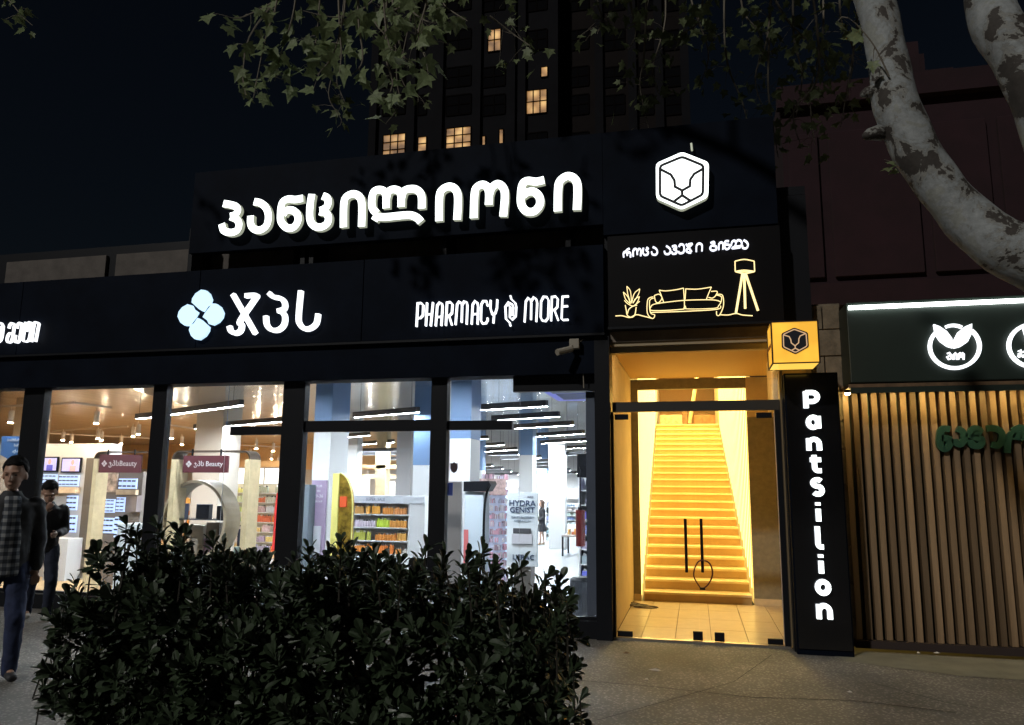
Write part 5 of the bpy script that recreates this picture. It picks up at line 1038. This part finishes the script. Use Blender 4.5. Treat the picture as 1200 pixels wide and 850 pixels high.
# sprouts near the limb
twig([at(1042, 90, 3.9), at(1025, 55, 3.86), at(1005, 30, 3.84), at(992, 20, 3.82)], .005, 5, .10, .03, tw); twig([at(1052, 195, 3.85), at(1045, 190, 3.82), at(1036, 187, 3.8)], .004, 4, .07, .015, tw)
tw.build('twigs', TWIG, TREE, stuff=True)
leaves(TREE, LM, 'plane', LEAFP)
# ================================================================== SHRUB
SH = thing('evergreen_shrub', 'broad dark glossy leaved evergreen shrub in front of the shop windows', 'shrub', (-2.6, 4.6, 0))
rs = random.Random(5)
SY = 4.25
prof = [(72, 800), (80, 720), (92, 672), (110, 648), (140, 625), (152, 600), (185, 598), (205, 640), (240, 628), (262, 625), (285, 648), (325, 640), (362, 632), (400, 622), (432, 642), (470, 655), (500, 640), (530, 642), (560, 646), (585, 664), (602, 672), (620, 690), (634, 712), (646, 750), (656, 800)]
def top_z(x):
    # height of the hedge top along its length, in metres, from the measured outline
    for (x0, z0), (x1, z1) in zip(PR, PR[1:]):
        if x0 <= x <= x1: return z0 + (z1 - z0) * (x - x0) / max(1e-6, x1 - x0)
    return .3
PR = [(at(a, b, SY).x, at(a, b, 4.7).z) for a, b in prof]; XA, XB = PR[0][0], PR[-1][0]
BM = []; stems = MB()
def shoot(tip, dirn, nleaf, L):
    dirn = dirn.normalized(); u = dirn.orthogonal().normalized(); w = dirn.cross(u); ph = rs.random() * 6.28
    for k in range(nleaf):
        a = ph + k * 2.4; f = k / nleaf; el = math.radians(18 + 62 * f + rs.gauss(0, 9)); back = f * .11
        ax = (dirn * math.cos(el) + (u * math.cos(a) + w * math.sin(a)) * math.sin(el)).normalized()
        nv = (dirn - ax * ax.dot(dirn)); nv = nv.normalized() if nv.length > .05 else u; x = ax.cross(nv); s_ = L * rs.uniform(.75, 1.2)
        BM.append(Matrix.Translation(tip - dirn * back) @ Matrix((x, ax, nv)).transposed().to_4x4() @ Matrix.Diagonal((s_ * rs.uniform(.9, 1.25), s_, s_, 1)))
ctr_y = 4.62
for i in range(1350):
    x = rs.uniform(XA + .05, XB - .05); h = top_z(x) - .2 - .07 * abs(math.sin(x * 3.7 + 1)) * (.4 + .6 * abs(math.sin(x * 9.1))); e = min(1, (x - XA) / .8, (XB - x) / .75); dep = .52 * max(.25, e) ** .5
    side = rs.random()
    if side < .36:    y = ctr_y + rs.uniform(-.8, .8) * dep; z = h * (1 + .05 * math.sin(x * 6.1) + .03 * math.sin(x * 17)) - abs(rs.gauss(0, .07)) - .10 * ((y - ctr_y) / dep) ** 2; dr = Vector((rs.gauss(0, .3), rs.gauss(-.1, .35), 1))
    elif side < .88:  z = h * rs.uniform(.02, .97); y = ctr_y - dep * (1 - .55 * (z / max(.1, h)) ** 2.5) + rs.gauss(0, .05); dr = Vector((rs.gauss(0, .5), -1, rs.uniform(.2, 1.2)))
    else:
        z = h * rs.uniform(.05, .97); y = ctr_y + dep * .9; dr = Vector((rs.gauss(0, .5), 1, .6))
    if e < .6: dr += Vector((-1 if x < (XA + XB) / 2 else 1, 0, 0)) * (1 - e)
    shoot(Vector((x, y, max(.05, z))), dr, rs.randint(11, 16), rs.uniform(.066, .095))
# side faces
for i in range(170):
    s_ = -1 if i % 2 else 1; X = XA + .16 if s_ < 0 else XB - .10; z = rs.uniform(.04, .85 if s_ < 0 else .95)
    shoot(Vector((X + rs.gauss(0, .06), ctr_y + rs.uniform(-.45, .45), z)), Vector((s_, rs.gauss(-.3, .4), rs.uniform(.1, .9))), 13, .08)
# loose outer clumps that break the outline
for i in range(120):
    x = rs.uniform(XA + .1, XB - .05); h = top_z(x) - .17; f = rs.random(); z = h * rs.uniform(.25, 1.0); y = ctr_y - .55 - rs.uniform(.02, .16)
    if f < .35: z = h + rs.uniform(.0, .07); y = ctr_y + rs.uniform(-.5, .3)
    p_ = Vector((x + rs.gauss(0, .06), y, z)); d_ = Vector((rs.gauss(0, .5), -.8 if f >= .35 else -.1, 1))
    for q in range(2): shoot(p_ - d_.normalized() * .07 * q, d_, 12, rs.uniform(.085, .11))
# tall emerging shoots as measured
for px, py in [(108, 640), (88, 668), (75, 690), (148, 598), (160, 612), (135, 625), (185, 600), (215, 628), (262, 626), (250, 620), (300, 645), (362, 630), (345, 640), (400, 620), (385, 632), (412, 632), (500, 625), (520, 638), (565, 632), (548, 640), (610, 648), (640, 662), (655, 668), (665, 690), (600, 660), (580, 648), (60, 740), (50, 785), (652, 720), (672, 770), (680, 805), (440, 640), (470, 645)]:
    t_ = at(px, py + 16, SY - .1 + rs.uniform(-.15, .25)); b_ = t_ + Vector((rs.gauss(0, .03), 0, -.32)); d_ = (t_ - b_) + Vector(((px - 370) / 1500, 0, 0)); stems.tube([b_, t_], [.006, .004], 5)
    for f in (0, .09, .17): shoot(t_ - d_.normalized() * f, d_, 9 if f else 12, .085)
for k in range(46):
    x = rs.uniform(XA + .4, XB - .4); b_ = Vector((x, ctr_y + rs.uniform(-.2, .2), -.01)); t_ = Vector((x + rs.gauss(0, .25), ctr_y + rs.uniform(-.4, .4), top_z(x) * .85))
    stems.tube(smoothline([b_, b_.lerp(t_, .5) + Vector((rs.gauss(0, .08), rs.gauss(0, .08), 0)), t_]), .011, 5)
stems.build('stems', mat('dark_stem', (.025, .022, .015), .8), SH, stuff=True)
leaves(SH, BM, 'shrub', LEAFB)
# ================================================================== PEOPLE
def skinmesh(name, verts, edges, radii, mt, root=0, sub=1, voxel=None, extra=None, smooth=True):
    me = bpy.data.meshes.new(name); me.from_pydata(verts, edges, []); o = bpy.data.objects.new(name, me); COL.objects.link(o)
    sk = o.modifiers.new('skin', 'SKIN'); sk.use_smooth_shade = True; sk.branch_smoothing = .6
    for i, r in enumerate(radii): me.skin_vertices[0].data[i].radius = r if isinstance(r, tuple) else (r, r)
    me.skin_vertices[0].data[root].use_root = True
    if sub: s_ = o.modifiers.new('sub', 'SUBSURF'); s_.levels = sub; s_.render_levels = sub
    bpy.context.view_layer.update(); dg = bpy.context.evaluated_depsgraph_get(); m1 = bpy.data.meshes.new_from_object(o.evaluated_get(dg)); bpy.data.objects.remove(o)
    if extra is not None or voxel:
        v = [tuple(q.co) for q in m1.vertices]; f = [tuple(p.vertices) for p in m1.polygons]
        if extra: k = len(v); v += extra.v; f += [tuple(a + k for a in q) for q in extra.f]
        m2 = bpy.data.meshes.new(name); m2.from_pydata(v, [], f); o = bpy.data.objects.new(name, m2); COL.objects.link(o)
        if voxel:
            rm = o.modifiers.new('r', 'REMESH'); rm.mode = 'VOXEL'; rm.voxel_size = voxel; sm_ = o.modifiers.new('s', 'SMOOTH'); sm_.iterations = 3; sm_.factor = .4
        bpy.context.view_layer.update(); dg = bpy.context.evaluated_depsgraph_get(); m1 = bpy.data.meshes.new_from_object(o.evaluated_get(dg)); bpy.data.objects.remove(o)
    m1.name = name; m1.materials.clear(); m1.materials.append(mt); m1.polygons.foreach_set('use_smooth', [True] * len(m1.polygons)); return m1
def person(label, loc, rz, sc, J, mats_, headrot=(0, 0), hair='short', dress=False, openjacket=False, voxel=.009):
    """J: joints in body space, facing -Y, x to the figure's left side being +x (seen from the front, right side of the picture)"""
    T = thing('person', label, 'person', loc); T.rotation_euler.z = rz; T.scale = (sc, sc, sc)
    def add(name, me):
        o = bpy.data.objects.new(name, me); COL.objects.link(o); o.parent = T; return o
    V = lambda *a: Vector(a)
    pel, spi, che, nek = J['pelvis'], J['spine'], J['chest'], J['neck']
    skin = mats_['skin']
    names = ['pelvis', 'spine', 'chest', 'neck', 'sh_l', 'el_l', 'wr_l', 'sh_r', 'el_r', 'wr_r', 'hip_l', 'kn_l', 'an_l', 'toe_l', 'hip_r', 'kn_r', 'an_r', 'toe_r', 'jaw']
    J['jaw'] = nek + V(0, -.02, .07)
    vs = [J[n] for n in names]; ix = {n: i for i, n in enumerate(names)}
    E_ = [('pelvis', 'spine'), ('spine', 'chest'), ('chest', 'neck'), ('neck', 'jaw')]
    for s_ in 'lr': E_ += [('chest', 'sh_' + s_), ('sh_' + s_, 'el_' + s_), ('el_' + s_, 'wr_' + s_), ('pelvis', 'hip_' + s_), ('hip_' + s_, 'kn_' + s_), ('kn_' + s_, 'an_' + s_), ('an_' + s_, 'toe_' + s_)]
    rad = {'pelvis': (.13, .1), 'spine': (.13, .095), 'chest': (.14, .1), 'neck': .052, 'jaw': .05, 'sh': .055, 'el': .038, 'wr': .026, 'hip': .082, 'kn': .052, 'an': .035, 'toe': .03}
    edges = [(ix[a], ix[b]) for a, b in E_]; rr = [rad.get(n, rad.get(n.split('_')[0])) for n in names]
    vs = list(vs)
    # hands: palm, five unequal bent fingers
    for s_, sg in (('l', 1), ('r', -1)):
        w = J['wr_' + s_]; d = (w - J['el_' + s_]).normalized(); side = d.cross(V(0, 1, 0)); side = side.normalized() if side.length > .1 else V(1, 0, 0); nrm_ = side.cross(d).normalized()
        pi = len(vs); vs.append(w + d * .055); rr.append((.03, .018)); edges.append((ix['wr_' + s_], pi))
        for k, (off, ln) in enumerate(((-.03, .062), (-.011, .075), (.01, .072), (.029, .056))):
            a = len(vs); p = w + d * .085 + side * off; q = p + d * ln * .5 + nrm_ * .012; r2 = q + d * ln * .35 + nrm_ * .026; vs += [p, q, r2]; rr += [.0095, .0085, .0075]; edges += [(pi, a), (a, a + 1), (a + 1, a + 2)]
        a = len(vs); p = w + d * .03 + side * -.032 * 1; q = p + d * .03 - side * .02 + nrm_ * .015; vs += [p, q, q + d * .025 + nrm_ * .01]; rr += [.012, .01, .009]; edges += [(pi, a), (a, a + 1), (a + 1, a + 2)]
    # head
    hd = MB(); hc_ = J['head']; pit, yaw = headrot; HM = Matrix.Translation(hc_) @ Matrix.Rotation(yaw, 4, 'Z') @ Matrix.Rotation(pit, 4, 'X') @ Matrix.Scale(1.1, 4)
    def hb(c, r, nu=16, nv=12):
        k = len(hd.v); hd.ball((0, 0, 0), r, nu, nv)
        for i in range(k, len(hd.v)): hd.v[i] = tuple(HM @ (Vector(hd.v[i]) + Vector(c)))
    hb((0, .012, .03), (.076, .094, .092)); hb((0, -.028, -.035), (.056, .062, .075)); hb((0, -.052, -.085), (.03, .026, .022)); hb((0, -.098, -.012), (.012, .018, .028), 8, 6); hb((0, -.104, -.03), (.017, .016, .012), 8, 6)
    hb((.078, .012, -.005), (.01, .02, .03), 8, 6); hb((-.078, .012, -.005), (.01, .02, .03), 8, 6); hb((0, -.078, .03), (.055, .018, .012)); hb((0, -.088, -.062), (.024, .01, .007), 8, 6)
    add('body', skinmesh('body', vs, edges, rr, skin, extra=hd, voxel=voxel))
    mb = MB()
    for sx in (-.03, .03): 
        k = len(mb.v); mb.ball((0, 0, 0), (.012, .007, .007), 8, 6)
        for i in range(k, len(mb.v)): mb.v[i] = tuple(HM @ (Vector(mb.v[i]) + Vector((sx, -.088, .008))))
    for k_, (sx, nm) in enumerate(((-.03, 'eye'), (.03, 'eye'))):
        e_ = MB(); e_.ball((0, 0, 0), (.012, .007, .006), 8, 6); e_.v = [tuple(HM @ (Vector(q) + Vector((sx, -.086, .008)))) for q in e_.v]; add(nm, e_.mesh(nm, mats_['eye'], True))
    # hair cap with volume and uneven fringe
    hr = MB(); NU, NV = 22, 12; rn = random.Random(3)
    for i in range(NV + 1):
        for j in range(NU):
            a = math.tau * j / NU; fr = math.sin(a)                       # fr=-1 at the face
            low = (1.08 + .06 * math.sin(5 * a)) if fr < -.45 else (1.4 + .55 * max(0, fr) + .25 * (1 - abs(fr)))
            if hair == 'long': low = 1.0 if fr < -.5 else 2.25
            th = low * i / NV; r1 = (1.0 + .03 * math.sin(7 * a + i) + rn.uniform(-.025, .025)) * (1 - .13 * (i / NV) ** 3 * (hair != 'long'))
            x, y, z = .090 * math.sin(th) * math.cos(a) * r1, .108 * math.sin(th) * math.sin(a) * r1 + .014, .112 * math.cos(th) * r1 + .036
            if hair == 'long' and th > 1.5 and fr > -.5: z -= (th - 1.5) * .26; x = .08 * math.cos(a); y = .09 * math.sin(a) + .02
            hr.v.append(tuple(HM @ Vector((x, y, z))))
    for i in range(NV):
        for j in range(NU): hr.f.append((i * NU + j, (i + 1) * NU + j, (i + 1) * NU + (j + 1) % NU, i * NU + (j + 1) % NU)); hr.c.append(None)
    o = add('hair', hr.mesh('hair', mats_['hair'], True)); so_ = o.modifiers.new('s', 'SOLIDIFY'); so_.thickness = .006; so_.offset = 1
    # clothes: lofted torso plus tapered sleeves, fused into one cloth surface
    def cl(t):                       # spine curve by height
        pts = [(pel.z - .12, pel), (spi.z, spi), (che.z, che), (nek.z, nek)]
        for (z0, p0), (z1, p1) in zip(pts, pts[1:]):
            if t <= z1: 
                k = max(0, (t - z0) / (z1 - z0)); return (p0.x + (p1.x - p0.x) * k, p0.y + (p1.y - p0.y) * k)
        return (nek.x, nek.y)
    def loft(mb, rings, dy=0):
        n = 20; k = len(mb.v)
        for z, rx, ry in rings:
            cx_, cy_ = cl(z)
            for j in range(n): a = math.tau * j / n; mb.v.append((cx_ + rx * math.copysign(abs(math.cos(a)) ** .85, math.cos(a)), cy_ + dy + ry * math.copysign(abs(math.sin(a)) ** .85, math.sin(a)), z))
        for i in range(len(rings) - 1):
            for j in range(n): mb.f.append((k + i * n + j, k + i * n + (j + 1) % n, k + (i + 1) * n + (j + 1) % n, k + (i + 1) * n + j))
        mb.f.append(tuple(range(k, k + n))[::-1]); mb.f.append(tuple(range(k + (len(rings) - 1) * n, k + len(rings) * n)))
    def sleeve(mb, pts, rs_):
        for p, r in zip(pts, rs_): mb.ball(p, r * .98, 12, 8)
        for p, q, r0, r1 in zip(pts, pts[1:], rs_, rs_[1:]): mb.tube([p, q], [r0, r1], 12)
    def fuse(name, mb, mt, vox=.011, it=4):
        m2 = bpy.data.meshes.new(name); m2.from_pydata([tuple(q) for q in mb.v], [], mb.f); o = bpy.data.objects.new(name, m2); COL.objects.link(o)
        rm = o.modifiers.new('r', 'REMESH'); rm.mode = 'VOXEL'; rm.voxel_size = vox; sm_ = o.modifiers.new('s', 'SMOOTH'); sm_.iterations = it; sm_.factor = .5
        dt = bpy.data.textures.get('folds') or bpy.data.textures.new('folds', 'CLOUDS'); dt.noise_scale = .09; ds = o.modifiers.new('d', 'DISPLACE'); ds.texture = dt; ds.strength = .022; ds.mid_level = .5
        bpy.context.view_layer.update(); m1 = bpy.data.meshes.new_from_object(o.evaluated_get(bpy.context.evaluated_depsgraph_get())); bpy.data.objects.remove(o)
        m1.name = name; m1.materials.clear(); m1.materials.append(mt); m1.polygons.foreach_set('use_smooth', [True] * len(m1.polygons)); return add(name, m1)
    zn = nek.z; zp = pel.z; shw = abs(J['sh_l'].x)
    mb = MB(); W_ = shw / .175
    rings = [(zp - .1, .165 * W_, .115), (zp + .06, .17 * W_, .12), (spi.z + .02, .165 * W_, .118), (che.z - .02, .19 * W_, .13), (che.z + .06, .195 * W_, .115), (zn - .045, .13, .09), (zn + .0, .075, .072), (zn + .03, .068, .066)]
    if dress: rings = [(zp - .42, .2, .16), (zp - .2, .185, .15)] + rings
    loft(mb, rings)
    for s_ in 'lr': sleeve(mb, [J['sh_' + s_] + V(0, 0, -.012), J['el_' + s_], J['wr_' + s_]], [.078, .06, .044])
    fuse('coat' if dress else 'jacket', mb, mats_['top'])
    if openjacket:
        mb = MB(); loft(mb, [(zp - .13, .115, .09), (spi.z, .10, .09), (che.z, .09, .098), (che.z + .08, .075, .075), (zn - .01, .055, .055)], dy=-.05); fuse('shirt', mb, mats_['shirt'], it=2)
    def shell(name, nm, ed, grow, mt, rover={}):
        mb = MB()
        mb.ball(pel + V(0, 0, -.02), (.155 * W_, .115, .12), 16, 12)
        for s_ in 'lr': sleeve(mb, [J['hip_' + s_] + V(0, 0, -.02), J['kn_' + s_], J['an_' + s_] + V(0, 0, -.02)], [.098, .073, .058])
        fuse(name, mb, mt)
    if not dress:
        shell('trousers', ['pelvis', 'hip_l', 'kn_l', 'an_l', 'hip_r', 'kn_r', 'an_r'], [('pelvis', 'hip_l'), ('hip_l', 'kn_l'), ('kn_l', 'an_l'), ('pelvis', 'hip_r'), ('hip_r', 'kn_r'), ('kn_r', 'an_r')], .016, mats_['legs'], {'an': .055, 'an_l': .052, 'an_r': .052})
    for s_ in 'lr':
        a, t_ = J['an_' + s_], J['toe_' + s_]; d = (t_ - a); d.z = 0; d = d.normalized()
        pz = min(a.z, t_.z + .03); heel = Vector((a.x, a.y, t_.z + .012)) - d * .05; mid = Vector((a.x, a.y, t_.z + .015)) + d * .07
        add('shoe', skinmesh('shoe', [heel, mid, t_ + d * .03 + V(0, 0, .0), Vector((a.x, a.y, a.z - .01))], [(0, 1), (1, 2), (3, 0)], [(.042, .04), (.044, .038), (.04, .03), .05], mats_['shoe'], sub=2))
    return T
def Vx(x, y, z): return Vector((x, y, z))
SKIN = mat('skin', (.42, .25, .18), .5); EYE_ = mat('eye_dark', (.02, .015, .012), .2); HAIR = mat('black_hair', (.006, .005, .005), .7, bump=.8, bs=90, spec=.15)
def plaid():
    M = mat('plaid_shirt', (.1, .1, .12), .9); t = M.node_tree; P = t.nodes['Principled BSDF']; tc = t.nodes.new('ShaderNodeTexCoord'); res = []
    sp = t.nodes.new('ShaderNodeSeparateXYZ'); t.links.new(tc.outputs['Object'], sp.inputs[0])
    for ax in ('X', 'Z'):
        a = t.nodes.new('ShaderNodeMath'); a.operation = 'MULTIPLY'; a.inputs[1].default_value = 105; t.links.new(sp.outputs[ax], a.inputs[0]); b = t.nodes.new('ShaderNodeMath'); b.operation = 'SINE'; t.links.new(a.outputs[0], b.inputs[0]); c = t.nodes.new('ShaderNodeMath'); c.operation = 'GREATER_THAN'; c.inputs[1].default_value = .1; t.links.new(b.outputs[0], c.inputs[0]); res.append(c)
    s_ = t.nodes.new('ShaderNodeMath'); s_.operation = 'ADD'; t.links.new(res[0].outputs[0], s_.inputs[0]); t.links.new(res[1].outputs[0], s_.inputs[1])
    d = t.nodes.new('ShaderNodeMath'); d.operation = 'MULTIPLY'; d.inputs[1].default_value = .5; t.links.new(s_.outputs[0], d.inputs[0])
    r = t.nodes.new('ShaderNodeValToRGB'); r.color_ramp.elements[0].color = (.02, .025, .035, 1); r.color_ramp.elements[1].color = (.28, .29, .3, 1); q = r.color_ramp.elements.new(.5); q.color = (.09, .1, .12, 1); t.links.new(d.outputs[0], r.inputs[0]); t.links.new(r.outputs[0], P.inputs['Base Color']); return M
J1 = dict(pelvis=Vx(0, 0, .95), spine=Vx(0, .0, 1.13), chest=Vx(0, 0, 1.33), neck=Vx(0, .01, 1.48), head=Vx(0, -.02, 1.635), sh_l=Vx(.175, 0, 1.40), el_l=Vx(.235, .05, 1.12), wr_l=Vx(.225, -.03, .88), sh_r=Vx(-.175, 0, 1.40), el_r=Vx(-.235, .0, 1.12), wr_r=Vx(-.225, -.1, .9),
          hip_l=Vx(.09, 0, .91), kn_l=Vx(.10, -.12, .50), an_l=Vx(.10, -.10, .09), toe_l=Vx(.11, -.22, .035), hip_r=Vx(-.09, 0, .91), kn_r=Vx(-.10, .1, .52), an_r=Vx(-.10, .38, .16), toe_r=Vx(-.10, .30, .035))
f1 = atg(24, 802)
person('young man in plaid shirt and open dark jacket walking at the left edge', (f1.x - .34, f1.y + .05, 0), math.radians(52), 1.02, J1, dict(skin=SKIN, eye=EYE_, hair=HAIR, top=mat('grey_jacket', (.035, .037, .042), .8), shirt=plaid(), legs=mat('indigo_jeans', (.015, .025, .07), .85, nz=.3, ns=9), shoe=mat('dark_shoe', (.03, .03, .035), .6)), headrot=(.05, math.radians(-22)), openjacket=True)
J2 = dict(pelvis=Vx(0, .03, .93), spine=Vx(0, .03, 1.1), chest=Vx(0, -.02, 1.30), neck=Vx(0, -.06, 1.43), head=Vx(0, -.12, 1.565), sh_l=Vx(.17, -.02, 1.36), el_l=Vx(.21, .0, 1.08), wr_l=Vx(.12, -.24, 1.06), sh_r=Vx(-.17, -.02, 1.36), el_r=Vx(-.21, -.1, 1.1), wr_r=Vx(-.05, -.24, 1.33),
          hip_l=Vx(.09, .03, .89), kn_l=Vx(.11, -.13, .49), an_l=Vx(.10, -.05, .09), toe_l=Vx(.11, -.19, .035), hip_r=Vx(-.09, .03, .89), kn_r=Vx(-.09, .10, .50), an_r=Vx(-.10, .20, .10), toe_r=Vx(-.10, .07, .035))
f2 = atg(47, 727)
person('man in black jacket with head bowed standing before the second window', (f2.x - .06, f2.y, 0), math.radians(48), .95, J2, dict(skin=SKIN, eye=EYE_, hair=HAIR, top=mat('black_jacket', (.012, .012, .016), .7), legs=mat('dark_jeans', (.012, .018, .04), .85, nz=.3, ns=9), shoe=mat('white_sneaker', (.5, .47, .43), .6)), headrot=(.55, math.radians(-8)))
J3 = dict(pelvis=Vx(0, 0, .93), spine=Vx(0, .0, 1.1), chest=Vx(0, 0, 1.27), neck=Vx(0, .01, 1.41), head=Vx(0, -.02, 1.55), sh_l=Vx(.15, 0, 1.34), el_l=Vx(.19, .03, 1.08), wr_l=Vx(.15, -.14, .95), sh_r=Vx(-.15, 0, 1.34), el_r=Vx(-.19, .0, 1.08), wr_r=Vx(-.16, -.12, .92),
          hip_l=Vx(.08, 0, .9), kn_l=Vx(.08, -.08, .50), an_l=Vx(.08, -.1, .09), toe_l=Vx(.08, -.2, .035), hip_r=Vx(-.08, 0, .9), kn_r=Vx(-.08, .05, .50), an_r=Vx(-.08, .12, .10), toe_r=Vx(-.08, .0, .035))
f3 = atg(635, 639, FZ)
person('long haired woman in a black coat walking far inside the store', (f3.x, f3.y, FZ), math.radians(-60), .90, J3, dict(skin=SKIN, eye=EYE_, hair=mat('brown_hair', (.05, .025, .015), .5), top=mat('black_coat', (.012, .012, .015), .8), legs=INK, shoe=mat('tan_shoe', (.3, .2, .12), .6)), hair='long', dress=True, voxel=.012)
